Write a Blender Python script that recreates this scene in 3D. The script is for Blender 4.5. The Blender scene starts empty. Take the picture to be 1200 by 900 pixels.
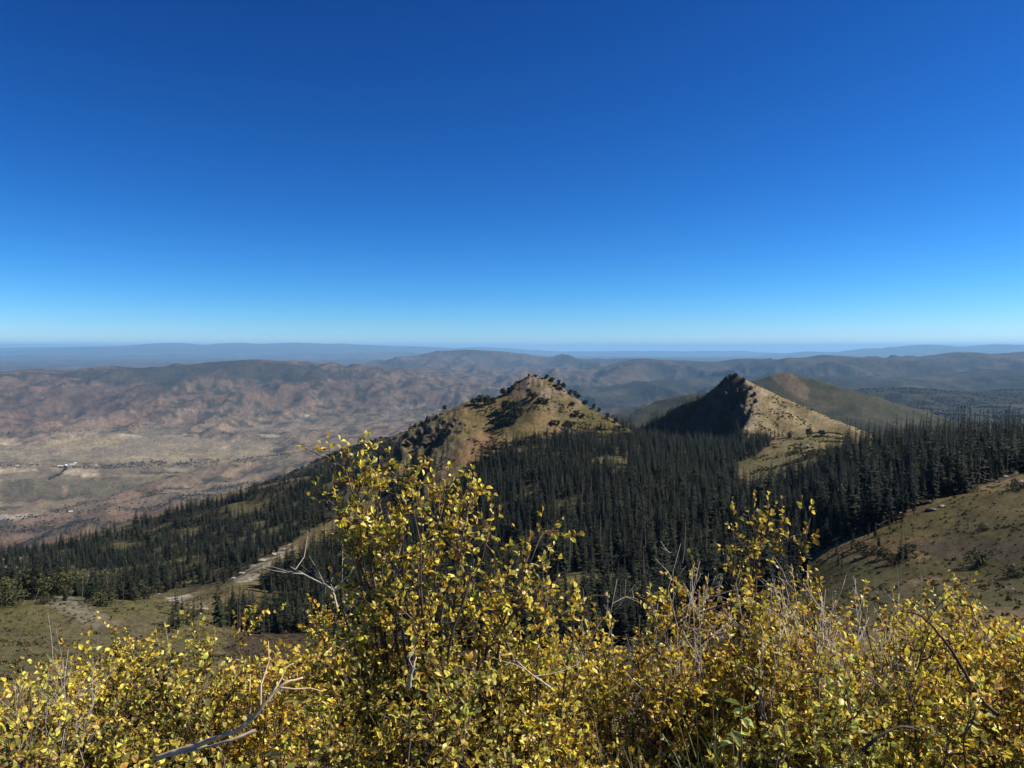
import bpy, math, random
import numpy as np

# ------------------------------------------------------------------ basics
SC = bpy.context.scene
COL = SC.collection
R_ = math.radians
rng = np.random.default_rng(11)
random.seed(11)

F = 880.0                      # focal length in pixels of the 1200 px wide photograph
PITCH = R_(2.82)
CZ = 1.65
cp, sp = math.cos(PITCH), math.sin(PITCH)
SUN_EL, SUN_AZ = 43.0, 86.0    # azimuth to the right of the view direction


def at(px, py, Y):
    x = (px - 600) / F
    u = (450 - py) / F
    d = (x, cp + u * sp, -sp + u * cp)
    s = Y / d[1]
    return np.array((d[0] * s, Y, CZ + d[2] * s))


def proj(X, Y, Z):
    z = Z - CZ
    dep = Y * cp - z * sp
    dep = np.where(np.abs(dep) < 1e-6, 1e-6, dep)
    up = Y * sp + z * cp
    return 600 + F * X / dep, 450 - F * up / dep


def sstep(x, a, b):
    t = np.clip((x - a) / (b - a), 0, 1)
    return t * t * (3 - 2 * t)


def smax(a, b, k):
    h = np.clip(0.5 + 0.5 * (a - b) / k, 0, 1)
    return b + (a - b) * h + k * h * (1 - h)


# ------------------------------------------------------------------ noise
def _h(ix, iy, seed):
    n = (ix.astype(np.int64) * 374761393 + iy.astype(np.int64) * 668265263 + seed * 974634777) & 0xFFFFFFFF
    n = ((n ^ (n >> 13)) * 1274126177) & 0xFFFFFFFF
    n = ((n ^ (n >> 16)) * 2246822519) & 0xFFFFFFFF
    return ((n ^ (n >> 15)) & 0xFFFF).astype(np.float32) * np.float32(2 * math.pi / 65536)


def pnoise(x, y, seed=0):
    xi = np.floor(x); yi = np.floor(y)
    fx = (x - xi).astype(np.float32); fy = (y - yi).astype(np.float32)
    u = fx * fx * fx * (fx * (fx * 6 - 15) + 10); v = fy * fy * fy * (fy * (fy * 6 - 15) + 10)

    def g(dx, dy):
        a = _h(xi + dx, yi + dy, seed)
        return np.cos(a) * (fx - dx) + np.sin(a) * (fy - dy)
    a = g(0, 0); b = g(1, 0); c = g(0, 1); d = g(1, 1)
    return ((a + (b - a) * u) * (1 - v) + (c + (d - c) * u) * v) * 1.5


def fbm(x, y, lam, octv=4, seed=0, gain=0.5):
    s = 0; amp = 1.0; tot = 0
    for o in range(octv):
        s = s + amp * pnoise(x / lam + 17.3 * o, y / lam - 9.1 * o, seed + o)
        tot += amp; amp *= gain; lam = lam / 2.03
    return s / tot


def ridged(x, y, lam, octv=4, seed=0, gain=0.5):
    s = 0; amp = 1.0; tot = 0
    for o in range(octv):
        n = 1 - np.abs(pnoise(x / lam + 7.7 * o, y / lam + 3.1 * o, seed + o)) * 1.6
        s = s + amp * n
        tot += amp; amp *= gain; lam = lam / 2.03
    return s / tot


# ------------------------------------------------------------------ terrain height
# control points (px, py, depth): the lie of the bare ground, from the foreground slope to the horizon
CP = [
 (-500, 800, 80), (-200, 800, 80), (100, 800, 80), (350, 805, 80), (600, 800, 80), (850, 795, 80), (1100, 790, 80), (1400, 780, 80), (1700, 780, 80),
 (-300, 775, 150), (0, 775, 150), (250, 775, 150), (600, 775, 150), (850, 755, 150), (1000, 715, 150), (1200, 702, 140), (1500, 690, 140),
 (-200, 690, 330), (-60, 690, 330), (60, 697, 320), (150, 703, 310), (200, 714, 290), (222, 742, 250), (100, 742, 220), (-200, 740, 220),
 (60, 704, 400), (-60, 704, 400), (150, 708, 390),
 (-100, 672, 620), (0, 672, 620), (100, 672, 600), (-150, 660, 900), (0, 654, 900), (-100, 652, 1000), (60, 640, 1000), (130, 620, 1040), (200, 600, 1080), (280, 578, 1090), (350, 560, 1060), (420, 546, 1000),
 (150, 645, 800), (250, 622, 800), (350, 594, 850), (200, 674, 560), (260, 690, 480), (215, 707, 430), (268, 684, 450), (308, 661, 500), (345, 638, 560), (385, 618, 620), (430, 590, 700),
 (300, 742, 330), (350, 732, 360), (330, 705, 420), (420, 705, 380), (480, 695, 400),
 (560, 735, 260), (650, 718, 290), (800, 708, 290), (900, 695, 270), (560, 695, 400), (650, 662, 380), (750, 652, 380),
 (560, 645, 480), (650, 612, 480), (750, 602, 480), (850, 606, 430), (650, 562, 600), (750, 552, 620), (560, 595, 590), (500, 612, 640), (460, 612, 700), (850, 562, 600),
 (650, 524, 740), (750, 520, 780), (850, 532, 750), (905, 527, 700), (560, 545, 740), (940, 516, 760), (985, 506, 820),
 (955, 590, 400), (1000, 572, 370), (1050, 566, 330), (1100, 556, 325), (1150, 552, 325), (1200, 548, 325), (1000, 535, 480), (1100, 527, 430), (1200, 522, 430), (1350, 515, 430),
 (1050, 545, 800), (1150, 550, 800), (1300, 550, 800),
 (1000, 662, 230), (955, 650, 270), (1060, 614, 260), (1100, 598, 270), (1200, 576, 270), (1130, 642, 220), (1200, 640, 200), (1050, 690, 180), (1150, 684, 180), (1200, 674, 180), (1400, 600, 230), (1400, 560, 300),
 # behind the near ridges, falling into the valley
 (-300, 740, 1350), (0, 735, 1350), (200, 710, 1400), (400, 660, 1400), (600, 570, 1400), (750, 560, 1400), (900, 560, 1400), (1050, 560, 1400), (1200, 560, 1300), (1500, 560, 1300),
 (-300, 690, 2300), (0, 690, 2300), (250, 670, 2300), (450, 610, 2600), (650, 590, 2600), (850, 545, 2600), (1050, 535, 2600), (1250, 535, 2600), (1500, 540, 2600),
 (-300, 640, 3700), (0, 640, 3700), (250, 630, 3800), (450, 590, 4000), (650, 560, 4500), (850, 500, 4500), (1000, 492, 4300), (1100, 489, 4500), (1200, 490, 4300), (1500, 490, 4300),
 (-300, 562, 5500), (0, 562, 5500), (250, 562, 5500), (450, 545, 6000), (650, 520, 7000), (850, 487, 6500), (1000, 472, 7000), (1200, 468, 7000), (1500, 468, 7000),
 (-300, 505, 9000), (0, 503, 9000), (300, 500, 9000), (470, 492, 9500), (650, 485, 10000), (850, 472, 10000), (1050, 462, 10000), (1250, 460, 10000),
]
for p_ in (-400, 0, 300, 600, 900, 1200, 1600):
    CP += [(p_, 458, 15000), (p_, 431, 25000), (p_, 421.5, 40000), (p_, 417, 80000), (p_, 415, 150000)]


def _tps():
    a = []; s = []; v = []
    for px, py, Y in CP:
        q = at(px, py, Y)
        R = math.hypot(q[0], q[1])
        a.append(math.atan2(q[0], q[1])); s.append(math.log(R)); v.append(-(q[2] - CZ) / R)
    K = 2.2                     # azimuth is stretched against log distance
    A = np.array(a) * K; S = np.array(s); V = np.array(v)
    n = len(A)
    d2 = (A[:, None] - A[None]) ** 2 + (S[:, None] - S[None]) ** 2
    M = np.zeros((n + 3, n + 3))
    M[:n, :n] = 0.5 * d2 * np.log(d2 + 1e-12) + np.eye(n) * 0.002
    M[:n, n] = 1; M[:n, n + 1] = A; M[:n, n + 2] = S; M[n:, :n] = M[:n, n:].T
    w = np.linalg.solve(M, np.concatenate([V, np.zeros(3)]))
    return A.astype(np.float32), S.astype(np.float32), w.astype(np.float32), K


TA, TS, TW, TK = _tps()


def tps_eval(a, s):
    a = (a * TK).astype(np.float32); s = s.astype(np.float32)
    out = TW[-3] + TW[-2] * a + TW[-1] * s
    n = len(TA)
    step = 60000
    for i in range(0, len(a), step):
        d2 = (a[i:i + step, None] - TA[None]) ** 2 + (s[i:i + step, None] - TS[None]) ** 2
        out[i:i + step] += (0.5 * d2 * np.log(d2 + 1e-12)) @ TW[:n]
    return out


def ridge(X, Y, pts, sf, sb, w, n=None, g=0.0, cap=1e9, lim=1e9, ext=1.2, near=False):
    """height of a ridge along a crest line: sf / sb are the slopes on the near and far side of the crest"""
    P = [at(*p) for p in pts]
    best = np.full(X.shape, -1e9); HK = []; DK = []
    for p, q in zip(P[:-1], P[1:]):
        ex, ey = q[0] - p[0], q[1] - p[1]
        L2 = ex * ex + ey * ey
        t = np.clip(((X - p[0]) * ex + (Y - p[1]) * ey) / L2, 0, 1)
        dx = X - (p[0] + t * ex); dy = Y - (p[1] + t * ey)
        d = np.sqrt(dx * dx + dy * dy)
        side = (ex * (Y - p[1]) - ey * (X - p[0])) / math.sqrt(L2)
        sl = sb + (sf - sb) * sstep(-side, -w - 0.15 * d, w + 0.15 * d)
        dd = np.sqrt(d * d + w * w) - w
        if n is not None:
            dd = np.maximum(dd + g * n * np.minimum(dd, cap), 0)
        dd = dd + np.maximum(dd - lim, 0) * ext / np.maximum(sl, .05)
        hk = p[2] + t * (q[2] - p[2]) - sl * dd
        if near:                                   # the nearest stretch of crest decides, softly blended
            HK.append(hk); DK.append(d)
        else:
            best = np.maximum(best, hk)
    if near:
        D_ = np.array(DK); W_ = np.exp(-(D_ - D_.min(0)) / 7.0)
        return (W_ * np.array(HK)).sum(0) / W_.sum(0)
    return best


A_CREST = [(452, 552, 905), (470, 530, 890), (488, 497, 880), (505, 489, 880), (522, 480, 885), (545, 471, 890), (568, 469, 895), (592, 461, 905), (607, 447, 910), (623, 438, 915), (636, 441, 912), (652, 449, 905), (672, 464, 895), (694, 478, 885), (712, 488, 875), (733, 500, 862), (750, 513, 845), (768, 532, 825), (790, 560, 790)]
A_SPUR = [(550, 470, 893), (533, 488, 855), (517, 514, 812), (501, 545, 770), (490, 592, 715)]
B_LEFT = [(744, 507, 1170), (775, 489, 1150), (800, 474, 1125), (825, 464, 1090), (842, 452, 1060), (852, 442, 1035), (860, 439, 1018)]
B_RIGHT = [(860, 439, 1018), (868, 443, 1012), (878, 449, 1005), (888, 455, 1000), (905, 462, 990), (925, 470, 975), (950, 480, 955), (985, 496, 930), (1020, 512, 880)]
B_SPUR = [(868, 508, 860), (880, 488, 915), (886, 468, 965), (880, 450, 1004)]
C_CONE = [(868, 470, 3700), (895, 447, 3600), (908, 440, 3560), (921, 436.5, 3540), (935, 440, 3520), (965, 451, 3450), (1005, 468, 3350), (1060, 486, 3200)]
D_HILL = [(240, 650, 1400), (330, 580, 1500), (385, 550, 1600), (425, 530, 1700), (465, 511, 1800), (505, 501, 1900), (560, 498, 2000), (620, 520, 2100)]

FAR = [  # crest, slope near side, far side, rounding, noise wavelength, amount
 ([(-260, 440, 13500), (-100, 434, 13000), (0, 437, 12500), (45, 432, 12800), (90, 434, 13000), (130, 429, 13300), (175, 432, 13500), (215, 428, 13600), (250, 424, 13800), (300, 421, 14000), (330, 423.5, 14000), (350, 427, 14300), (400, 429, 14800), (430, 433, 15200), (470, 431, 15600), (510, 434, 16000), (560, 439, 16500)], .13, .2, 200, 1900, 1.0),
 ([(-260, 470, 10800), (-80, 462, 10800), (20, 458, 10900), (90, 452, 11200), (150, 453, 11600), (210, 446, 12200), (250, 436, 12900)], .12, .12, 160, 1300, .95),
 ([(300, 424, 13900), (330, 446, 12600), (360, 462, 11500), (420, 472, 10800), (470, 478, 10500)], .16, .16, 120, 1100, .95),
 ([(420, 436, 24000), (450, 427, 24300), (480, 419, 24600), (515, 413, 25000), (545, 409.5, 25500), (575, 411, 25700), (600, 414.5, 25800), (640, 418, 25500), (690, 421, 25000), (740, 420, 25000), (800, 422, 24500)], .1, .2, 350, 3200, 1.0),
 ([(540, 452, 15000), (580, 446, 15500), (640, 436, 16500), (700, 433, 17000), (735, 428, 17200), (755, 420, 17500), (790, 423, 17500), (840, 424, 17500), (880, 420, 17500), (915, 425, 17000), (945, 420, 16500), (966, 416, 16300), (985, 417, 16200), (1020, 421, 16300), (1060, 422, 16500), (1095, 416, 16800), (1125, 412.5, 17000), (1160, 415, 17000), (1200, 412, 17000), (1300, 408, 17000), (1450, 415, 17000)], .13, .2, 250, 2300, 1.15),
 ([(660, 470, 10500), (720, 458, 11000), (770, 447, 11500), (820, 444, 12000), (870, 440, 12500)], .13, .14, 160, 1500, 1.0),
 ([(930, 447, 10500), (980, 440, 11000), (1020, 446, 11000), (1060, 449, 10500), (1100, 440, 11000), (1150, 436, 11500), (1200, 432, 11500), (1320, 425, 11500)], .12, .14, 180, 1700, 1.1),
 ([(985, 466, 6300), (1020, 460, 6400), (1060, 455, 6600), (1095, 460, 6700), (1140, 465, 6500), (1200, 458, 6500), (1330, 452, 6500)], .09, .12, 160, 900, .8),
 ([(-300, 418, 49400), (-100, 416, 49400), (0, 419, 49400), (60, 415, 49400), (130, 417, 50700), (200, 415, 52000), (290, 417, 52000), (380, 414, 52000), (460, 412, 52000), (520, 417, 50700)], .05, .1, 500, 4500, .5),
 ([(-300, 408, 76880), (0, 407.5, 76880), (60, 407, 76880), (140, 405.5, 75640), (190, 404, 74400), (206, 401.4, 74400), (225, 404.2, 74400), (250, 405, 74400), (280, 401.8, 74400), (310, 404, 74400), (345, 401.2, 74400), (375, 405, 74400), (400, 402.4, 74400), (440, 404.4, 74400), (480, 405.4, 74400), (530, 408, 74400)], .06, .1, 300, 6000, .4),
 ([(530, 412, 85000), (548, 407.5, 85000), (560, 406.3, 85000), (578, 407.2, 85000), (592, 410.5, 85000), (620, 412.3, 85000), (700, 411.6, 85000), (740, 411, 85000), (800, 411.4, 85000), (860, 411, 85000), (925, 415, 85000)], .06, .1, 400, 5000, .4),
 ([(900, 418, 61200), (935, 413.2, 61200), (950, 411.6, 61200), (985, 412.5, 61200), (1010, 410.5, 61200), (1040, 408.6, 61200), (1065, 407, 61200), (1082, 403.8, 61200), (1098, 407.6, 61200), (1125, 407, 61200), (1150, 406.4, 61200), (1165, 403.6, 61200), (1200, 403.8, 61200), (1300, 403, 61200), (1450, 406, 61200)], .07, .12, 350, 4200, .5),
]


def near_profile(Y):
    return np.interp(Y, [-5, 1.2, 2.5, 4, 7, 12, 25, 50, 100], [0.0, 0.0, -0.14, -0.55, -2.0, -4.9, -12.4, -24.0, -43.0])


def height(X, Y, full=False):
    X = np.asarray(X, float); Y = np.asarray(Y, float)
    R = np.sqrt(X * X + Y * Y) + 1e-6
    a = np.arctan2(X, Y)
    v = tps_eval(np.clip(a, -1.15, 1.15), np.log(np.maximum(R, 60.0))).astype(float)
    zf = CZ - v * R
    wn = sstep(R, 35, 110)
    zn = near_profile(Y)
    z = zn * (1 - wn) + zf * wn
    # low relief
    am = sstep(R, 50, 220) * 1.0
    z = z + am * (2.2 * fbm(X, Y, 90, 4, 3) + 3.0 * fbm(X, Y, 260, 2, 4) * sstep(R, 150, 400))
    z = z + 0.10 * fbm(X, Y, 2.2, 3, 8) * (1 - sstep(R, 20, 90))
    m = R > 1800
    feat = np.zeros(X.shape, int)
    if m.any():
        x, y, r = X[m], Y[m], R[m]
        amp = sstep(r, 1800, 4500) * np.where(r > 9000, 1.3, 1.0)
        z[m] += amp * (30 * fbm(x, y, 1500, 4, 20) + (15 + 22 * sstep(r, 4500, 6500)) * (ridged(x, y, 900, 3, 25, .4) - .6))
    # the two near summits, the cone and the hill behind
    m = (R > 550) & (R < 1500)
    if m.any():
        x, y = X[m], Y[m]
        n = fbm(x, y, 70, 4, 31)
        rk = ridged(x, y, 30, 4, 35) - .55
        zb = z[m]
        hA = ridge(x, y, A_CREST, .36, .62, 5, n, .35, 60, 150, .45, True)
        hS = ridge(x, y, A_SPUR, 1.35, .32, 6, n, .3, 50, 90, .5)
        dA = np.maximum(hA, hS)
        pxx, pyy = proj(x, y, dA)
        crag = sstep(pxx, 560, 520) * sstep(pxx, 455, 475)
        top = sstep(dA, -62, -48)
        dA = dA + rk * (16 * crag + 8 * top * sstep(pxx, 580, 600) * sstep(pxx, 720, 690))
        hB1 = ridge(x, y, B_LEFT, 1.9, .6, 5, n, .25, 60, 400)
        hB2 = ridge(x, y, B_RIGHT, .40, .6, 5, n, .3, 60, 170, 1.2, True)
        s0 = at(*B_SPUR[0]); s1 = at(*B_SPUR[-1]); ex, ey = s1[0] - s0[0], s1[1] - s0[1]
        dl = (ex * (y - s0[1]) - ey * (x - s0[0])) / math.hypot(ex, ey)
        hB2 = hB2 - 1.4 * np.maximum(dl - 2, 0)
        hC2 = ridge(x, y, B_SPUR, 0.44, 2.1, 4, n, .25, 40, 300)
        dB = np.maximum(hB1, np.maximum(hB2, hC2))
        pxb, pyb = proj(x, y, dB)
        cl = sstep(pxb, 892, 868) * sstep(pxb, 740, 790)
        dB = dB + (ridged(x, y, 42, 4, 39) - .55) * 6 * cl
        hh = smax(zb, dA, 6)
        fa = dA > zb + 1
        hh2 = smax(hh, dB, 6)
        fb = dB > hh + 1
        z[m] = hh2
        f = feat[m]; f[fa] = 1; f[fb] = 2; feat[m] = f
    m = (R > 1200) & (R < 6500)
    if m.any():
        x, y = X[m], Y[m]
        n = fbm(x, y, 500, 4, 41)
        hD = ridge(x, y, D_HILL, .33, .4, 40, n, .4)
        hC = ridge(x, y, C_CONE, .3, .34, 30, n, .45)
        zb = z[m]
        h1 = smax(zb, hD, 20); h2 = smax(h1, hC, 25)
        f = feat[m]; f[hD > zb + 4] = 3; f[hC > h1 + 4] = 4; feat[m] = f
        z[m] = h2
    for k, (cr, sf, sb, w, lam, g) in enumerate(FAR):
        dmin = min(p[2] for p in cr); dmax = max(p[2] for p in cr)
        m = (R > dmin * 0.42) & (R < dmax * 2.4) & (np.abs(a) < 1.2)
        if not m.any():
            continue
        x, y = X[m], Y[m]
        n = ridged(x, y * .4, lam * .85, 5, 50 + 7 * k, .45) * 1.0
        n = (0.62 - n) * 2.0
        h = ridge(x, y, cr, sf, sb, w, n, g, lam * .85)
        if k >= 8: h = h + 55 * fbm(x, y * .3, lam * .7, 4, 300 + k)
        zb = z[m]
        f = feat[m]; f[h > zb + 6] = 10 + k; feat[m] = f
        z[m] = smax(zb, h, lam * .02)
    back = sstep(np.abs(a), 1.25, 1.75)
    zb = -0.22 * np.maximum(R - 30, 0); zb = np.maximum(zb, -650) + near_profile(Y)
    z = z * (1 - back * wn) + np.maximum(zb, -1000) * back * wn
    if full:
        return z, feat
    return z


def hz(x, y):
    return float(height(np.array([x]), np.array([y]))[0])


def poly_in(px, py, poly):
    inside = np.zeros(np.shape(px), bool)
    n = len(poly)
    for i in range(n):
        x1, y1 = poly[i]; x2, y2 = poly[(i + 1) % n]
        c = ((y1 > py) != (y2 > py))
        with np.errstate(divide='ignore', invalid='ignore'):
            xi = (x2 - x1) * (py - y1) / (y2 - y1 + 1e-12) + x1
        inside ^= c & (px < xi)
    return inside


# ------------------------------------------------------------------ node helpers
def new_mat(name):
    m = bpy.data.materials.new(name)
    m.use_nodes = True
    nt = m.node_tree
    nt.nodes.clear()
    out = nt.nodes.new('ShaderNodeOutputMaterial')
    return m, nt, out


def nd(nt, t, **kw):
    n = nt.nodes.new(t)
    for k, v in kw.items():
        if k == 'ins':
            for i, val in v.items():
                n.inputs[i].default_value = val
        else:
            setattr(n, k, v)
    return n


def principled(nt, out, rough=.85, spec=.2):
    b = nd(nt, 'ShaderNodeBsdfPrincipled')
    b.inputs['Roughness'].default_value = rough
    b.inputs['Specular IOR Level'].default_value = spec
    nt.links.new(b.outputs[0], out.inputs[0])
    return b


def mat_terrain():
    m, nt, out = new_mat('terrain_ground')
    b = principled(nt, out, .95, .1)
    ca = nd(nt, 'ShaderNodeVertexColor', layer_name='Col')
    geo = nd(nt, 'ShaderNodeNewGeometry')
    grain = nd(nt, 'ShaderNodeAttribute', attribute_name='grain')
    # speckle whose size follows the local grain of the ground cover (tufts near, scrub far)
    dv = nd(nt, 'ShaderNodeVectorMath', operation='DIVIDE')
    nt.links.new(geo.outputs['Position'], dv.inputs[0]); nt.links.new(grain.outputs['Vector'], dv.inputs[1])
    n1 = nd(nt, 'ShaderNodeTexNoise', ins={'Scale': 1.0, 'Detail': 7.0, 'Roughness': .75})
    nt.links.new(dv.outputs[0], n1.inputs['Vector'])
    r = nd(nt, 'ShaderNodeMapRange', ins={'From Min': .3, 'From Max': .7, 'To Min': .42, 'To Max': 1.58})
    nt.links.new(n1.outputs['Fac'], r.inputs['Value'])
    n2 = nd(nt, 'ShaderNodeTexNoise', ins={'Scale': .23, 'Detail': 3.0})
    nt.links.new(dv.outputs[0], n2.inputs['Vector'])
    r2 = nd(nt, 'ShaderNodeMapRange', ins={'From Min': .3, 'From Max': .7, 'To Min': .75, 'To Max': 1.25})
    nt.links.new(n2.outputs['Fac'], r2.inputs['Value'])
    mu = nd(nt, 'ShaderNodeMath', operation='MULTIPLY')
    nt.links.new(r.outputs[0], mu.inputs[0]); nt.links.new(r2.outputs[0], mu.inputs[1])
    vm = nd(nt, 'ShaderNodeVectorMath', operation='SCALE')
    nt.links.new(ca.outputs['Color'], vm.inputs[0]); nt.links.new(mu.outputs[0], vm.inputs['Scale'])
    nt.links.new(vm.outputs[0], b.inputs['Base Color'])
    bp = nd(nt, 'ShaderNodeBump', ins={'Strength': .6})
    ds = nd(nt, 'ShaderNodeSeparateXYZ'); nt.links.new(grain.outputs['Vector'], ds.inputs[0])
    dm = nd(nt, 'ShaderNodeMath', operation='MULTIPLY', ins={1: .35}); nt.links.new(ds.outputs[0], dm.inputs[0])
    nt.links.new(n1.outputs['Fac'], bp.inputs['Height']); nt.links.new(dm.outputs[0], bp.inputs['Distance'])
    nt.links.new(bp.outputs[0], b.inputs['Normal'])
    return m


def mat_simple(name, c1, c2, scale=3.0, rough=.85, spec=.2, rnd=0.0, bump=0.0, detail=5.0):
    m, nt, out = new_mat(name)
    b = principled(nt, out, rough, spec)
    tc = nd(nt, 'ShaderNodeTexCoord')
    n = nd(nt, 'ShaderNodeTexNoise', ins={'Scale': scale, 'Detail': detail, 'Roughness': .6})
    nt.links.new(tc.outputs['Object'], n.inputs['Vector'])
    r = nd(nt, 'ShaderNodeMapRange', ins={'From Min': .32, 'From Max': .68})
    nt.links.new(n.outputs['Fac'], r.inputs['Value'])
    mx = nd(nt, 'ShaderNodeMix', data_type='RGBA')
    mx.inputs['A'].default_value = (*c1, 1); mx.inputs['B'].default_value = (*c2, 1)
    nt.links.new(r.outputs[0], mx.inputs['Factor'])
    last = mx.outputs['Result']
    if rnd:
        oi = nd(nt, 'ShaderNodeObjectInfo')
        rr = nd(nt, 'ShaderNodeMapRange', ins={'To Min': 1 - rnd, 'To Max': 1 + rnd})
        nt.links.new(oi.outputs['Random'], rr.inputs['Value'])
        vm = nd(nt, 'ShaderNodeVectorMath', operation='SCALE')
        nt.links.new(last, vm.inputs[0]); nt.links.new(rr.outputs[0], vm.inputs['Scale'])
        last = vm.outputs[0]
    nt.links.new(last, b.inputs['Base Color'])
    if bump:
        bp = nd(nt, 'ShaderNodeBump', ins={'Strength': .8, 'Distance': bump})
        nt.links.new(n.outputs['Fac'], bp.inputs['Height']); nt.links.new(bp.outputs[0], b.inputs['Normal'])
    return m


def mat_leaf(name, trans=.40, rough=.40, spec=.42):
    m, nt, out = new_mat(name)
    ca = nd(nt, 'ShaderNodeVertexColor', layer_name='Col')
    tc = nd(nt, 'ShaderNodeTexCoord')
    n = nd(nt, 'ShaderNodeTexNoise', ins={'Scale': 110.0, 'Detail': 3.0})
    nt.links.new(tc.outputs['Object'], n.inputs['Vector'])
    r = nd(nt, 'ShaderNodeMapRange', ins={'From Min': .35, 'From Max': .7, 'To Min': 1.1, 'To Max': .6})
    nt.links.new(n.outputs['Fac'], r.inputs['Value'])
    vm = nd(nt, 'ShaderNodeVectorMath', operation='SCALE')
    nt.links.new(ca.outputs['Color'], vm.inputs[0]); nt.links.new(r.outputs[0], vm.inputs['Scale'])
    b = nd(nt, 'ShaderNodeBsdfPrincipled')
    b.inputs['Roughness'].default_value = rough; b.inputs['Specular IOR Level'].default_value = spec
    t = nd(nt, 'ShaderNodeBsdfTranslucent')
    nt.links.new(vm.outputs[0], b.inputs['Base Color']); nt.links.new(vm.outputs[0], t.inputs['Color'])
    mx = nd(nt, 'ShaderNodeMixShader'); mx.inputs[0].default_value = trans
    nt.links.new(b.outputs[0], mx.inputs[1]); nt.links.new(t.outputs[0], mx.inputs[2])
    nt.links.new(mx.outputs[0], out.inputs[0])
    return m


M_TERR = mat_terrain()
M_NEEDLE = mat_simple('conifer_needles', (.005, .008, .003), (.020, .026, .009), .35, .8, .2, rnd=.6)
M_NEEDLE2 = mat_simple('pine_needles', (.016, .022, .009), (.055, .06, .024), .5, .8, .2, rnd=.3)
M_DECID = mat_simple('aspen_leaves', (.035, .042, .014), (.095, .095, .028), .5, .7, .25, rnd=.3)
M_SCRUB = mat_simple('scrub_leaves', (.03, .036, .014), (.085, .08, .03), .6, .8, .2, rnd=.3)
M_TRUNK = mat_simple('conifer_bark', (.09, .07, .055), (.19, .16, .13), 2.0, .9, .1, bump=.02)
M_SNAG = mat_simple('weathered_deadwood', (.075, .065, .055), (.20, .18, .16), 1.0, .9, .1, rnd=.45)
M_ROCK = mat_simple('limestone_rock', (.045, .038, .03), (.125, .103, .082), .35, .9, .15, rnd=.2, bump=.15, detail=9)
M_PALE = mat_simple('pale_boulder_rock', (.14, .125, .105), (.33, .30, .26), .9, .9, .15, rnd=.2, bump=.05, detail=9)
M_SHADEROCK = mat_simple('shaded_cliff_rock', (.02, .018, .016), (.065, .055, .046), .3, .9, .15, rnd=.2, bump=.2, detail=9)  # rock colour darkened to carry the shade of the cliff face
M_LEAF = mat_leaf('autumn_shrub_leaf')
M_GRASS = mat_leaf('grass_blade', .35, .5, .35)
M_TWIG = mat_simple('shrub_bark', (.07, .045, .032), (.17, .115, .08), 30, .8, .2)
M_BARE = mat_simple('bleached_bare_twig', (.30, .255, .20), (.54, .48, .40), 40, .75, .25)
M_BRANCH = mat_simple('pale_dead_branch_bark', (.42, .30, .17), (.66, .50, .31), 22, .75, .25)
M_DARKSTEM = mat_simple('dark_stem_bark', (.035, .024, .018), (.11, .075, .05), 28, .8, .25)
M_WALL = mat_simple('farm_wall_paint', (.5, .48, .45), (.62, .6, .56), .2, .7, .3)
M_ROOF = mat_simple('farm_metal_roof', (.7, .7, .7), (.8, .8, .8), .2, .5, .4)
M_TRACK = mat_simple('dirt', (.3, .2, .14), (.4, .28, .2), .05, .9, .1)


# ------------------------------------------------------------------ object helpers
def mesh_np(name, verts, faces_flat, counts, mats, smooth=False, mat_idx=None, col=None):
    me = bpy.data.meshes.new(name)
    verts = np.asarray(verts, np.float32)
    faces_flat = np.asarray(faces_flat, np.int32); counts = np.asarray(counts, np.int32)
    me.vertices.add(len(verts)); me.vertices.foreach_set('co', verts.ravel())
    me.loops.add(len(faces_flat)); me.loops.foreach_set('vertex_index', faces_flat)
    me.polygons.add(len(counts))
    me.polygons.foreach_set('loop_start', np.concatenate([[0], np.cumsum(counts)[:-1]]).astype(np.int32))
    me.polygons.foreach_set('use_smooth', np.full(len(counts), smooth))
    for m in mats:
        me.materials.append(m)
    if mat_idx is not None:
        me.polygons.foreach_set('material_index', np.asarray(mat_idx, np.int32))
    if col is not None:
        at_ = me.color_attributes.new('Col', 'FLOAT_COLOR', 'POINT')
        c = np.ones((len(verts), 4), np.float32); c[:, :3] = col
        at_.data.foreach_set('color', c.ravel())
    me.update(calc_edges=True)
    me.validate()
    return me


def link(name, data, parent=None, loc=None, rot=None, scale=None):
    o = bpy.data.objects.new(name, data)
    COL.objects.link(o)
    if parent is not None:
        o.parent = parent
    if loc is not None:
        o.location = loc
    if rot is not None:
        o.rotation_euler = rot
    if scale is not None:
        o.scale = (scale,) * 3 if np.isscalar(scale) else scale
    return o


def tag(o, label=None, cat=None, group=None, kind=None):
    if label: o['label'] = label
    if cat: o['category'] = cat
    if group: o['group'] = group
    if kind: o['kind'] = kind
    return o


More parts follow.
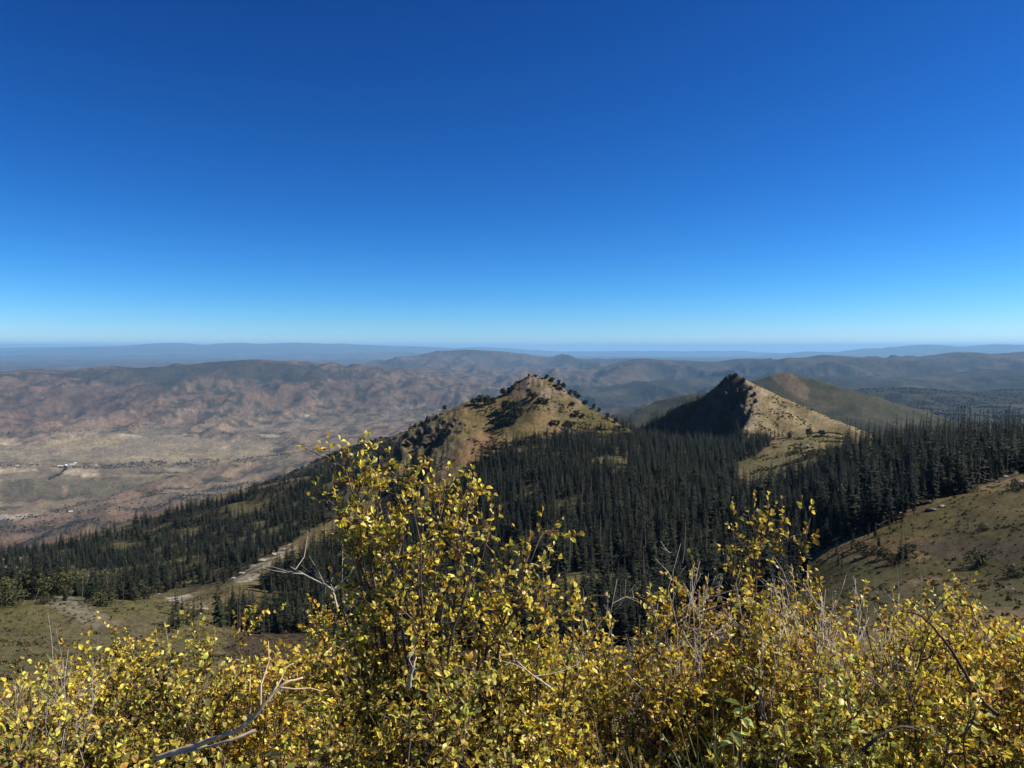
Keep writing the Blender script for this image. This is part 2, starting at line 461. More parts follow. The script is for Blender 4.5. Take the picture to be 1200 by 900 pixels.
class MB:
    """collects vertices and faces"""
    def __init__(s):
        s.v = []; s.f = []; s.c = []; s.n = 0; s.mi = []; s.col = []

    def add(s, verts, faces, mi=0, col=None):
        for f in faces:
            s.f.extend([i + s.n for i in f]); s.c.append(len(f)); s.mi.append(mi)
        s.v.append(np.asarray(verts, np.float32)); s.n += len(verts)
        if col is not None:
            s.col.append(np.tile(np.asarray(col, np.float32), (len(verts), 1)))

    def tube(s, pts, rad, n=5, mi=0):
        pts = np.asarray(pts, float); k = len(pts)
        rad = np.broadcast_to(rad, (k,))
        tan = np.gradient(pts, axis=0)
        tan /= np.linalg.norm(tan, axis=1)[:, None] + 1e-9
        ref = np.array([0, 0, 1.0]) if abs(tan[0][2]) < .9 else np.array([1.0, 0, 0])
        a = np.cross(tan, ref); a /= np.linalg.norm(a, axis=1)[:, None] + 1e-9
        b = np.cross(tan, a)
        th = np.arange(n) * 2 * math.pi / n
        ring = pts[:, None] + rad[:, None, None] * (a[:, None] * np.cos(th)[None, :, None] + b[:, None] * np.sin(th)[None, :, None])
        V = ring.reshape(-1, 3)
        fs = []
        for i in range(k - 1):
            for j in range(n):
                fs.append((i * n + j, i * n + (j + 1) % n, (i + 1) * n + (j + 1) % n, (i + 1) * n + j))
        fs.append(tuple(range((k - 1) * n, k * n)))
        s.add(V, fs, mi)

    def mesh(s, name, mats, smooth=False):
        col = np.concatenate(s.col) if s.col else None
        return mesh_np(name, np.concatenate(s.v), s.f, s.c, mats, smooth, s.mi, col)


# ------------------------------------------------------------------ the ground sheet
def colour_ground(X, Y, Z, R, px, py, feat, slope):
    n = len(X)
    c = np.zeros((n, 3), np.float32)

    def L(*v): return np.array(v, np.float32)

    def mix(mask, colr):
        c[:] = c * (1 - mask[:, None]) + L(*colr) * mask[:, None]
    # --- near and middle ground
    nA = fbm(X, Y, 60, 4, 101); nB = fbm(X, Y, 24, 3, 111); nC = fbm(X, Y, 180, 3, 121)
    wob = 9 * fbm(X, Y, 40, 3, 131)
    pxw, pyw = px + wob, py + wob * .5
    w2 = fbm(X, Y, 9, 3, 141)
    c[:] = L(.125, .094, .045)
    mix(sstep(nA, -.1, .35), (.085, .078, .03))
    mix(sstep(nB, .15, .4) * .7, (.14, .09, .05))
    mix((1 - sstep(R, 8, 30)), (.06, .045, .03))
    near = R < 1300

    def zone(poly, colr, soft=1.0, rmin=60, rmax=1300):
        m = np.zeros(n, np.float32)
        for ox, oy in ((-9, 1), (-5, -3), (-2, 3), (2, -2), (5, 2), (9, -1), (0, 0), (-7, -1), (7, 3)):
            m += poly_in(pxw + ox + w2 * 10, pyw + oy * .8 + w2 * 4, poly)
        mix(sstep(m / 9, .1, .9) * ((R > rmin) & (R < rmax)) * soft, colr)
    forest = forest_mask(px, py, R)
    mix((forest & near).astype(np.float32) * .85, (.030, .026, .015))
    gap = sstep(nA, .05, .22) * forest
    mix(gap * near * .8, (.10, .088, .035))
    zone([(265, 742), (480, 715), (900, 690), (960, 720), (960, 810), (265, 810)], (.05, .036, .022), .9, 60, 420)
    # left knoll
    zone([(-60, 685), (240, 695), (250, 780), (-60, 790)], (.085, .076, .030), .9, 60, 460)
    mix(sstep(nB, .0, .4) * ((px < 250) & (py > 690) & (R < 420) & (R > 60)) * .8, (.075, .07, .024))
    zone([(118, 740), (60, 712), (20, 694), (60, 690), (100, 705), (140, 730)], (.19, .165, .13), .5, 60, 460)
    zone([(60, 730), (200, 722), (205, 735), (140, 760), (40, 760)], (.10, .075, .045), .4, 60, 460)
    zone([(-60, 655), (36, 648), (38, 658), (-60, 672)], (.27, .23, .17), .9, 500, 1100)
    m = (poly_in(px + wob * .3, py, [(128, 690), (165, 684), (235, 700), (245, 714), (215, 712), (180, 695)]) & (R < 520) & (R > 250))
    mix(m.astype(np.float32) * sstep(w2, -.35, .05), (.34, .30, .24))
    # lit spur with a rock slab
    zone([(200, 712), (262, 678), (305, 652), (345, 630), (400, 608), (470, 580), (470, 592), (400, 628), (352, 656), (315, 676), (270, 700), (225, 722)], (.105, .085, .035), .9, 350, 900)
    m = poly_in(px + wob * .4, py + wob * .2, [(268, 680), (300, 660), (340, 636), (350, 640), (325, 660), (290, 684)]) & (R < 700) & (R > 350)
    mix(m.astype(np.float32) * .9 * sstep(w2 + nB, -.1, .25), (.27, .23, .17))
    # summit A
    fA = feat == 1
    mix(fA * 1.0, (.15, .108, .047))
    mix(fA * sstep(nA, -.2, .15) * .9, (.08, .068, .026))
    mix(fA * sstep(nC, -.1, .3) * sstep(py, 475, 500) * .6, (.11, .095, .032))
    mix(fA * sstep(nB, .2, .45) * .6, (.09, .08, .035))
    redm = fA * poly_in(pxw, pyw, [(545, 515), (575, 500), (590, 520), (560, 545), (525, 600), (480, 612), (490, 570), (520, 540)])
    mix(redm * .5, (.16, .088, .048))
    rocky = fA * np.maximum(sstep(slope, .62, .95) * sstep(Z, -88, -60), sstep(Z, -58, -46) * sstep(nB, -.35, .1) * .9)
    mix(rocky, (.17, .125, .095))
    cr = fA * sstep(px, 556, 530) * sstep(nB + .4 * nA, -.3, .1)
    mix(cr * .85, (.06, .052, .035))  # crag rock, with its shadows put into a darker colour
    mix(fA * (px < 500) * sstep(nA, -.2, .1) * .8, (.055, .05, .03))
    # summit B
    fB = feat == 2
    mix(fB * 1.0, (.18, .14, .075))
    mix(fB * sstep(nA, -.05, .3) * .6, (.115, .10, .04))
    mix(fB * sstep(slope, .6, .85) * .9, (.10, .08, .065))
    lit = fB * poly_in(pxw, pyw, [(876, 450), (895, 460), (893, 480), (884, 505), (870, 510), (880, 480)])  # sunlit side of the spur, painted paler
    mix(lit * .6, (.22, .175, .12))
    mix(fB * (px < 872) * .9, (.03, .027, .02))  # left side painted near black, as in shade
    zone(FP['cliff'], (.026, .023, .019), .95, 850, 1250)  # shade of the whole cliff face put into the ground colour
    # saddle meadow
    zone([(858, 566), (900, 532), (935, 515), (985, 500), (1000, 512), (950, 538), (905, 565), (868, 580)], (.125, .105, .042), .85, 500, 1000)
    # right slope
    zone([(985, 645), (1040, 600), (1110, 582), (1230, 560), (1230, 640), (1100, 640), (1040, 660)], (.10, .068, .028), .85, 60, 330)
    zone([(1060, 640), (1130, 615), (1230, 612), (1230, 655), (1120, 662)], (.052, .042, .026), .9, 60, 330)
    zone([(900, 668), (1000, 655), (1100, 655), (1230, 655), (1230, 700), (960, 720)], (.05, .047, .016), .9, 60, 330)
    mix(sstep(nB, .05, .3) * ((px > 960) & (py > 640) & (R < 300) & (R > 60)) * .55, (.16, .10, .06))
    zone([(960, 645), (1040, 620), (1040, 632), (970, 662)], (.14, .105, .048), .8, 60, 330)
    mix(sstep(nA + .5 * nB, -.02, .22) * ((px > 990) & (py > 555) & (R < 330) & (R > 60) & ~forest) * .75, (.058, .054, .019))
    # --- valley and ranges
    far = R > 1300
    wl = sstep(R, 1150, 1700)
    n1 = fbm(X, Y, 700, 4, 201); n2 = fbm(X, Y, 220, 4, 211); n3 = fbm(X, Y, 2600, 3, 221); n4 = fbm(X, Y, 90, 3, 231)
    left = sstep(px, 760, 480)
    f = np.zeros((n, 3), np.float32); f[:] = L(.135, .105, .07)

    def fm(mask, colr, idx=None):
        f[:] = f * (1 - mask[:, None]) + L(*colr) * mask[:, None]
    fm(sstep(n1, -.15, .25) * .8, (.175, .14, .088))
    fm(sstep(n3, 0, .3) * .5, (.135, .11, .078))
    fm(sstep(n2, .08, .25) * .9, (.05, .048, .028))
    # low slopes running down to the valley: brush
    low = sstep(R, 5300, 4300)
    fm(low * .92, (.078, .072, .045))
    fm(low * sstep(n2, .0, .25) * .85, (.038, .04, .022))
    fm(low * sstep(n2, -.15, -.4) * .6, (.16, .13, .075))
    # fields on the valley floor
    def vz(poly, colr, s=1.0, rmin=3000, rmax=11000, wb=3.0):
        w_ = wb * fbm(X, Y, 260, 3, 241)
        fm((poly_in(px + 3 * w_, py + w_ * .6, poly) & (R > rmin) & (R < rmax)) * s, colr)
    vz([(-80, 510), (60, 505), (130, 508), (230, 510), (330, 520), (420, 520), (330, 540), (120, 542), (-80, 541)], (.205, .17, .115), .7)
    rf = np.random.default_rng(63)
    for q_ in range(46):
        x0 = rf.uniform(-60, 420); y0 = rf.uniform(506, 556) - max(0, x0 - 200) * .06; ww = rf.uniform(12, 48); hh_ = rf.uniform(1.2, 4.5); sk_ = rf.uniform(-9, 9); dr = rf.uniform(-2, 2)
        vz([(x0, y0), (x0 + ww, y0 - dr), (x0 + ww + sk_, y0 + hh_ - dr), (x0 + sk_, y0 + hh_)], [(.30, .24, .15), (.25, .205, .12), (.16, .14, .07), (.33, .27, .19), (.10, .09, .045), (.21, .17, .10)][rf.integers(6)], rf.uniform(.5, .95))
    vz([(-40, 519), (60, 508), (98, 507), (95, 510), (60, 515), (20, 522)], (.36, .28, .19), .95)
    vz([(0, 512), (40, 510), (44, 519), (-40, 522)], (.26, .20, .13), .8)
    vz([(60, 513), (140, 511), (150, 519), (110, 526), (50, 525)], (.23, .185, .10), .8)
    vz([(-60, 549), (40, 549), (58, 556), (40, 562), (-60, 564)], (.30, .24, .16), .95)
    vz([(75, 549), (120, 550), (118, 556), (85, 562), (66, 560)], (.29, .24, .165), .9)
    vz([(300, 535), (340, 528), (338, 535), (312, 539)], (.40, .34, .27), .9)
    vz([(150, 538), (300, 527), (310, 532), (180, 545)], (.22, .18, .11), .7)
    vz([(-40, 608), (36, 600), (30, 606), (-40, 616)], (.30, .26, .21), .85, 2800)
    vz([(72, 568), (78, 568), (80, 574), (77, 583), (73, 583), (74, 575)], (.42, .26, .18), 1., 3000, 8000, 1)
    vz([(0, 556), (40, 552), (120, 560), (170, 560), (150, 580), (0, 590)], (.085, .075, .045), .7, 4000, 7000)
    vz([(137, 484), (146, 480), (158, 482), (150, 486), (139, 486)], (.62, .57, .52), 1., 8000, 14000, 1)
    vz([(192, 484), (215, 479), (265, 480), (262, 482), (222, 484), (200, 486)], (.45, .37, .28), 1., 8000, 14000, 1)
    vz([(165, 489), (190, 488), (200, 493), (172, 496)], (.27, .19, .14), .8, 7500, 14000, 1)
    vz([(325, 486), (360, 484), (362, 488), (330, 489)], (.42, .39, .35), .9, 7500, 14000, 1)
    vz([(455, 478), (470, 474), (500, 473), (498, 476), (470, 481)], (.5, .46, .42), .9, 7500, 14000, 1)
    vz([(150, 470), (210, 455), (290, 450), (300, 458), (240, 476), (180, 480)], (.20, .155, .10), .8, 8000, 14000, 5)
    # ranges: brown scrub broken by patches of dark timber
    rg = (feat >= 10) & (feat < 18)
    fm(rg * .75, (.145, .105, .072))
    fm(rg * sstep(n1, -.05, .25) * .7, (.185, .135, .09))
    fm(rg * sstep(n2 + n1 * .6, .05, .22) * .85, (.042, .042, .026))
    tim = (feat == 10) * poly_in(px + 20 * n1, py + 10 * n1, [(60, 440), (130, 428), (215, 428), (300, 422), (350, 428), (420, 436), (380, 450), (300, 445), (230, 440), (195, 462), (160, 462), (120, 448)])
    fm(tim * .8, (.045, .045, .030))
    red = rg * (px < 190) * (py > 452) * sstep(n1, -.3, .1)
    fm(red * .4, (.165, .10, .068))
    grn = (feat == 14) | (feat == 16) | (feat == 17) | (feat == 15)
    fm(grn * .6 * sstep(px, 640, 780), (.085, .085, .045))
    fm(grn * sstep(n2 + n1, .0, .3) * .7 * sstep(px, 640, 780), (.035, .042, .022))
    fm(grn * sstep(n1, .15, .4) * .7, (.15, .12, .08))
    fm(((feat == 15) | (feat == 16)) * .75, (.040, .044, .026))
    fm(((feat == 15) | (feat == 16)) * sstep(n1, .1, .3) * .7, (.15, .135, .075))
    fm((feat == 14) * sstep(n1 - .4 * n2, -.1, .2) * .7, (.19, .145, .095))
    # timbered plateau at the right and the cone
    pl = far & (px > 860) & (R < 9500) & (feat != 4)
    fm(pl * sstep(px, 860, 960) * .9, (.055, .058, .028))
    fm(pl * sstep(n2 + .5 * n4, .02, .3) * .8 * sstep(px, 860, 960), (.024, .032, .016))
    fm(pl * sstep(n1 - n2 * .3, .12, .38) * .85 * sstep(px, 860, 960), (.135, .125, .045))
    fC = feat == 4
    fm(fC * .95, (.068, .068, .034))
    fm(fC * sstep(n2 + .6 * n4, .0, .3) * .85, (.035, .04, .02))
    fm(fC * poly_in(px + 10 * n2, py + 4 * n2, [(905, 440), (925, 436), (950, 452), (940, 470), (915, 452)]) * .6, (.19, .14, .085))
    fD = feat == 3
    fm(fD * .9, (.115, .085, .045))
    fm(fD * sstep(n4 + n2, .0, .3) * .9, (.035, .036, .018))
    fm((R > 20000) * .6, (.12, .105, .085))
    fm((R > 20000) * sstep(n3, -.1, .25) * .6, (.055, .055, .04))
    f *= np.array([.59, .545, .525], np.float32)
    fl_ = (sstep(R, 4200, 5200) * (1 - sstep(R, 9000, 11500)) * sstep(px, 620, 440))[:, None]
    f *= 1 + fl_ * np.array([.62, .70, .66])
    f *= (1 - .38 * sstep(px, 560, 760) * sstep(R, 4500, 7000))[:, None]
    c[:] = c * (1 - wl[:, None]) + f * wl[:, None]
    return np.clip(c * np.where(R < 1300, .92, 1.0)[:, None], .012, .8)


FP = {
 'left': [(-90, 662), (-60, 652), (60, 641), (200, 601), (350, 561), (430, 543), (455, 520), (480, 535), (500, 560), (490, 600), (430, 588), (345, 634), (308, 657), (262, 684), (205, 700), (150, 706), (-90, 703)],
 'gully': [(252, 735), (300, 690), (330, 668), (356, 655), (430, 605), (470, 592), (560, 640), (560, 725), (300, 745)],
 'basin': [(470, 592), (500, 612), (522, 585), (545, 552), (570, 530), (600, 517), (640, 509), (675, 501), (705, 496), (735, 499), (765, 503), (800, 507), (872, 508), (905, 517), (880, 540), (858, 560), (870, 580), (905, 565), (945, 552), (960, 590), (1000, 620), (955, 650), (935, 700), (890, 750), (800, 775), (640, 780), (480, 775), (520, 720), (560, 640)],
 'flank': [(742, 508), (775, 489), (800, 475), (820, 467), (836, 478), (848, 492), (866, 502), (868, 512), (800, 514)],
 'cliff': [(742, 508), (775, 489), (800, 475), (825, 465), (842, 455), (852, 446), (866, 446), (874, 460), (876, 475), (873, 490), (868, 510), (800, 514)],
 'stand': [(945, 560), (975, 530), (992, 518), (1100, 500), (1290, 500), (1290, 552), (1200, 556), (1150, 570), (1117, 583), (1083, 597), (1040, 618), (1005, 632), (960, 625)],
}


def forest_mask(px, py, R):
    m = np.zeros(np.shape(px), bool)
    for k, p in FP.items():
        if k == 'cliff': continue
        rm = {'left': (300, 1100), 'stand': (230, 560), 'flank': (850, 1230)}.get(k, (140, 950))
        m |= poly_in(px, py, p) & (R > rm[0]) & (R < rm[1])
    return m


def build_ground():
    r = [0.4]
    while r[-1] < 150000:
        q = r[-1]
        k = 1.05 if q < 90 else 1.0065 if q < 1500 else 1.008 if q < 20000 else 1.0125
        r.append(q * k)
    r = np.array(r)
    fine = np.radians(np.arange(-38.5, 38.51, .088))
    mid1 = np.radians(np.arange(39.2, 75, 1.0)); mid2 = np.radians(np.arange(76, 284, 3.0))
    a = np.concatenate([fine, mid1, mid2, np.radians(np.arange(285, 321, 1.0))])
    na, nr = len(a), len(r)
    AA, RR = np.meshgrid(a, r)
    X = (RR * np.sin(AA)).ravel(); Y = (RR * np.cos(AA)).ravel()
    Z, feat = height(X, Y, True)
    Rf = RR.ravel()
    Zg = Z.reshape(nr, na)
    dzr = np.gradient(Zg, axis=0) / np.gradient(RR, axis=0)
    dza = np.gradient(Zg, axis=1) / (RR * np.gradient(a)[None] + 1e-6)
    slope = np.sqrt(dzr ** 2 + dza ** 2).ravel()
    px, py = proj(X, Y, Z)
    behind = Y < 1
    px[behind] = -9999
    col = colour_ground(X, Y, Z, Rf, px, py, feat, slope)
    grain = np.interp(Rf, [1, 20, 100, 300, 1000, 5000, 15000, 60000], [.06, .25, .8, 1.6, 3.5, 16, 60, 300]).astype(np.float32)
    # split the sheet by kind of land
    i = np.arange(nr - 1)[:, None]; j = np.arange(na)[None]
    j2 = (j + 1) % na
    quads = np.stack([i * na + j, i * na + j2, (i + 1) * na + j2, (i + 1) * na + j], -1).reshape(-1, 4)
    fl = feat[quads[:, 0]]; rr = Rf[quads[:, 0]]
    cls = np.where(rr < 60, 0, np.where(rr < 1350, 1, 2))
    cls = np.where((fl == 1), 3, cls); cls = np.where(fl == 2, 4, cls)
    cls = np.where((fl == 3) | (fl == 4) | ((fl >= 10) & (fl < 13)) | (fl == 15) | (fl == 16) | (fl == 17), 5, cls)
    cls = np.where((fl == 13) | (fl == 14) | (fl >= 18), 6, cls)
    names = ['ground', 'terrain', 'valley', 'hill', 'rocky_peak', 'hills', 'mountains']
    V = np.stack([X, Y, Z], -1)
    for k, nm in enumerate(names):
        q = quads[cls == k]
        if not len(q): continue
        used, inv = np.unique(q.ravel(), return_inverse=True)
        fl_ = inv.astype(np.int32)
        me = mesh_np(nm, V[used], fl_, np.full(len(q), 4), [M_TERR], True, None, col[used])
        ga = me.attributes.new('grain', 'FLOAT_VECTOR', 'POINT')
        ga.data.foreach_set('vector', np.repeat(grain[used][:, None], 3, 1).ravel())
        tag(link(nm, me), kind='structure')
    return float(Z.min()), float(Z.max())


ZMIN, ZMAX = build_ground()


# ------------------------------------------------------------------ trees
def conifer_parts(seed, h=16.0, rb=1.9, bare=.04, levels=24, per=6, sparse=0.0, rot=.85):
    r = np.random.default_rng(seed)
    tr = MB(); cr = MB()
    k = 6
    lean = r.normal(0, .012 * h, 2)
    zz = np.linspace(-.6, h * .97, k)
    pts = [(lean[0] * (z / h) ** 2, lean[1] * (z / h) ** 2, z) for z in zz]
    tr.tube(pts, np.linspace(h * .013, .03, k), 5)
    for i in range(levels):
        t = i / (levels - 1)
        z = h * (bare + (1 - bare) * t ** .95) * .985
        rad = rb * (1 - t) ** rot * (1 - .35 * (t < .06)) * r.uniform(.72, 1.08) + .10
        n = max(3, int(round(per * (1 - .45 * t))))
        ph = r.uniform(0, 6.28)
        for b in range(n):
            if r.random() < sparse: continue
            a = ph + b * 6.283 / n + r.normal(0, .25)
            L = rad * r.uniform(.62, 1.15)
            droop = (.42 - .75 * t) * L + r.normal(0, .07) * L
            w = max(.16, L * r.uniform(.28, .42))
            ca, sa = math.cos(a), math.sin(a)
            zc = z + r.normal(0, h * .008)
            ox, oy = lean * (z / h) ** 2
            up = .16 * L
            m = .58
            P = [(ox, oy, zc + up * .6),
                 (ox + ca * L * m - sa * w, oy + sa * L * m + ca * w, zc - droop * m - .30 * w),
                 (ox + ca * L, oy + sa * L, zc - droop + .05 * L),
                 (ox + ca * L * m + sa * w, oy + sa * L * m - ca * w, zc - droop * m - .30 * w),
                 (ox + ca * L * m, oy + sa * L * m, zc - droop * m + up * .5)]
            cr.add(P, [(0, 1, 4), (1, 2, 4), (2, 3, 4), (3, 0, 4)])
    # leader
    ox, oy = lean
    cr.add([(ox - .10, oy, h * .95), (ox + .10, oy, h * .95), (ox, oy + .1, h * .95), (ox, oy, h * 1.02)], [(0, 1, 3), (1, 2, 3), (2, 0, 3)])
    return tr, cr


def snag_parts(seed, h=15.0):
    r = np.random.default_rng(seed)
    tr = MB()
    k = 7
    lean = r.normal(0, .03 * h, 2)
    zz = np.linspace(-.6, h, k)
    tr.tube([(lean[0] * (z / h) ** 1.5 if z > 0 else 0, lean[1] * (z / h) ** 1.5 if z > 0 else 0, z) for z in zz], np.linspace(h * .013, .035, k), 5)
    br = tr
    for i in range(34):
        z = h * r.uniform(.2, .96); a = r.uniform(0, 6.28); L = (1.35 - z / h) * r.uniform(.5, 1.4)
        o = np.array([lean[0] * (z / h) ** 1.5, lean[1] * (z / h) ** 1.5, z])
        d = np.array([math.cos(a), math.sin(a), r.uniform(-.5, .1)])
        br.tube([o, o + d * L * .6, o + d * L + (0, 0, -.15 * L)], [.035, .025, .012], 3)
    return tr


def clump_crown(seed, rx, rz, z0, nclump=40, per=26, leaf=.35, flat=0.0):
    r = np.random.default_rng(seed)
    V = []; Fc = []
    cen = []
    while len(cen) < nclump:
        p = r.uniform(-1, 1, 3)
        d = np.linalg.norm(p)
        if .35 < d < 1:
            cen.append(p)
    n = 0
    for p in cen:
        c = np.array([p[0] * rx, p[1] * rx, z0 + p[2] * rz])
        s = r.uniform(.6, 1.2) * rx * .30
        for q in range(per):
            o = c + r.normal(0, s * .55, 3)
            nrm = r.normal(0, 1, 3); nrm /= np.linalg.norm(nrm)
            u = np.cross(nrm, (.3, .5, .8)); u /= np.linalg.norm(u); w = np.cross(nrm, u)
            l = leaf * r.uniform(.6, 1.3)
            V += [o - u * l, o + w * l * .5 - nrm * l * .15, o + u * l, o - w * l * .5 + nrm * l * .12]
            Fc.append((n, n + 1, n + 2, n + 3)); n += 4
    return np.array(V), Fc


def broad_parts(seed, h, rx, nclump=36, per=24, leaf=.3):
    r = np.random.default_rng(seed)
    tr = MB(); cr = MB()
    tr.tube([(0, 0, -.5), (r.normal(0, .1), r.normal(0, .1), h * .3), (r.normal(0, .2), r.normal(0, .2), h * .7)], [h * .03, h * .022, h * .008], 5)
    for i in range(6):
        a = r.uniform(0, 6.28); z = h * r.uniform(.2, .5)
        tr.tube([(0, 0, z), (math.cos(a) * rx * .4, math.sin(a) * rx * .4, z + h * .15), (math.cos(a) * rx * .75, math.sin(a) * rx * .75, z + h * .25)], [h * .012, h * .008, h * .003], 4)
    V, Fc = clump_crown(seed + 1, rx, h * (.43 if h > 5 else .48), h * (.55 if h > 5 else .42), nclump, per, leaf)
    cr.add(V, Fc)
    return tr, cr


CON = []
specs = [(16, 1.9, .05, 26, 7, 0.05, .8), (16, 2.2, .08, 24, 7, .12, .7), (16, 1.6, .12, 25, 7, .2, .75), (16, 2.1, .03, 24, 7, .0, .9), (16, 1.5, .2, 22, 6, .3, .7), (16, 2.6, .02, 22, 8, .05, .8)]
for i, s in enumerate(specs):
    t_, c_ = conifer_parts(100 + i, *s)
    CON.append((t_.mesh('trunk', [M_TRUNK]), c_.mesh('crown', [M_NEEDLE])))
SNAG = []
for i in range(3):
    SNAG.append(snag_parts(200 + i).mesh('dead_conifer', [M_SNAG]))
PINE = []
for i, (h, rx) in enumerate([(9, 2.6), (8, 3.2), (10, 2.3)]):
    t_, c_ = broad_parts(300 + i, h, rx, 44, 26, .42)
    PINE.append((t_.mesh('trunk', [M_TRUNK]), c_.mesh('crown', [M_NEEDLE2])))
DECID = []
for i, (h, rx) in enumerate([(8, 2.9), (7, 3.2), (9, 2.6)]):
    t_, c_ = broad_parts(330 + i, h, rx, 46, 26, .34)
    DECID.append((t_.mesh('trunk', [M_TRUNK]), c_.mesh('crown', [M_DECID])))
SCRUB = []
for i, (h, rx) in enumerate([(3, 2.4), (2.4, 2.6), (3.4, 2.0)]):
    t_, c_ = broad_parts(360 + i, h, rx, 34, 24, .22)
    SCRUB.append((t_.mesh('stems', [M_TRUNK]), c_.mesh('foliage', [M_SCRUB])))


def place_tree(name, parts, x, y, s, rz, label, cat, group=None, names=('trunk', 'crown'), z=None, sink=.1, sxy=1.0):
    z = hz(x, y) if z is None else z
    r = bpy.data.objects.new(name, None)
    r.empty_display_size = .5
    COL.objects.link(r)
    r.location = (x, y, z - sink); r.rotation_euler = (0, 0, rz); r.scale = (s * sxy, s * sxy, s)
    tag(r, label, cat, group)
    for nm, me in zip(names, parts):
        o = bpy.data.objects.new(nm, me); COL.objects.link(o); o.parent = r
    return r


def scatter_forest():
    """candidate trunks on a jittered grid, kept where the forest stands"""
    out = []
    for key, step, rmin, rmax in (('left', 6.2, 330, 1130), ('gully', 5.4, 260, 760), ('basin', 5.3, 150, 950), ('stand', 4.7, 235, 560), ('flank', 4.6, 850, 1230)):
        poly = FP[key]
        xs = np.arange(-800, 480, step); ys = np.arange(200, 1240, step)
        gx, gy = np.meshgrid(xs, ys)
        gx = (gx + rng.uniform(-.46, .46, gx.shape) * step).ravel(); gy = (gy + rng.uniform(-.46, .46, gy.shape) * step).ravel()
        R = np.hypot(gx, gy)
        k = (R > rmin) & (R < rmax) & (np.abs(gx / gy) < .78)
        gx, gy = gx[k], gy[k]
        z = height(gx, gy)
        px, py = proj(gx, gy, z)
        k = poly_in(px, py, poly)
        gx, gy, z, px, py = gx[k], gy[k], z[k], px[k], py[k]
        d = fbm(gx, gy, 60, 4, 101)                   # the same clearings as in the ground cover
        e = fbm(gx, gy, 22, 2, 77)
        keep = {'left': d + .35 * e < .12, 'gully': d < .34, 'basin': d + .3 * e < .30, 'stand': e < .42, 'flank': e < .8}[key]
        if key == 'left':
            keep &= rng.random(len(gx)) > .25
        if key == 'basin':    # thins out on the upper edge, below the meadows
            keep &= rng.random(len(gx)) < np.clip((py - 488) / 12, .6, 1)
        gx, gy, z, px, py = gx[keep], gy[keep], z[keep], px[keep], py[keep]
        hh = {'left': (9, 18), 'gully': (12, 20), 'basin': (12.5, 22), 'stand': (12, 19.5), 'flank': (8, 13)}[key]
        H = rng.uniform(*hh, len(gx)) * (.5 + .8 * rng.random(len(gx)) ** 1.4) * (1 + .3 * fbm(gx, gy, 45, 2, 88))
        if key == 'basin':
            H *= np.interp(py, [497, 540, 600, 700], [.66, .8, 1, 1.05])
        sn = rng.random(len(gx)) < {'left': .09, 'gully': .13, 'basin': .13, 'stand': .12, 'flank': .05}[key]
        for q in zip(gx, gy, z, px, py, H, sn):
            out.append((key,) + q)
    return out


TREES = scatter_forest()


def sky_line_visible(trs):
    """rough visibility: walk from the front, keep a per-column record of the highest crown in front"""
    order = sorted(range(len(trs)), key=lambda i: math.hypot(trs[i][1], trs[i][2]))
    top = np.full(1300, 2000.0)
    vis = {}
    for i in order:
        _, x, y, z, px, py, H, s = trs[i]
        R = math.hypot(x, y)
        hp = H * F / R
        c = int(px)
        if -5 < c < 1205:
            lo, hi = max(0, c - 1), max(1, c + 2)
            t = top[lo:hi].min()
            tip = py - hp
            vis[i] = max(0, min(t, py) - tip) / hp
            top[lo:hi] = np.minimum(top[lo:hi], tip)
    return vis


VIS = sky_line_visible(TREES)
WID = rng.uniform(1.05, 2.0, len(TREES)) * np.array([min(1.5, (15 / t[6]) ** .35) for t in TREES])
LAB = {
 ('left', 0): ('dark conifer in the wide forest on the left valley slope', 'conifers of the left slope forest'),
 ('gully', 0): ('dark conifer in the shaded gully forest below the pale rock slab', 'conifers of the gully forest'),
 ('basin', 0): ('tall dark conifer in the dense shaded basin forest below the summits', 'conifers of the basin forest'),
 ('stand', 0): ('tall dark conifer in the dense stand along the right ridge', 'conifers of the right ridge stand'),
 ('flank', 0): ('small dark fir on the shaded left flank of the cliff summit', 'firs on the cliff summit flank'),
 ('flank', 1): ('grey dead fir on the shaded left flank of the cliff summit', 'dead firs on the cliff summit flank'),
 ('left', 1): ('grey dead conifer in the wide forest on the left valley slope', 'dead conifers of the left slope forest'),
 ('gully', 1): ('grey dead conifer in the shaded gully forest below the pale rock slab', 'dead conifers of the gully forest'),
 ('basin', 1): ('bare grey dead conifer among the dense basin forest below the summits', 'dead conifers of the basin forest'),
 ('stand', 1): ('bare grey dead conifer in the dense stand along the right ridge', 'dead conifers of the right ridge stand'),
}
size = {i: VIS.get(i, 0) ** .5 * TREES[i][6] / math.hypot(TREES[i][1], TREES[i][2]) for i in range(len(TREES)) if VIS.get(i, 0) > .3}
live = sorted([i for i in size if not TREES[i][7]], key=lambda i: -size[i])[:250]
dead = sorted([i for i in size if TREES[i][7]], key=lambda i: -size[i])[:110]
chosen = set(live) | set(dead)
for i in sorted(chosen):
    key, x, y, z, px, py, H, s = TREES[i]
    lab, grp = LAB[(key, int(s))]
    if s:
        o_ = link('dead_conifer', SNAG[i % 3], None, (x, y, z - .1), (0, 0, rng.uniform(0, 6.28)), H / 15 * .92); tag(o_, lab, 'dead tree', grp)
    else:
        place_tree('conifer_tree', CON[i % 6], x, y, H / 16, rng.uniform(0, 6.28), lab, 'conifer', grp, z=z, sxy=WID[i])


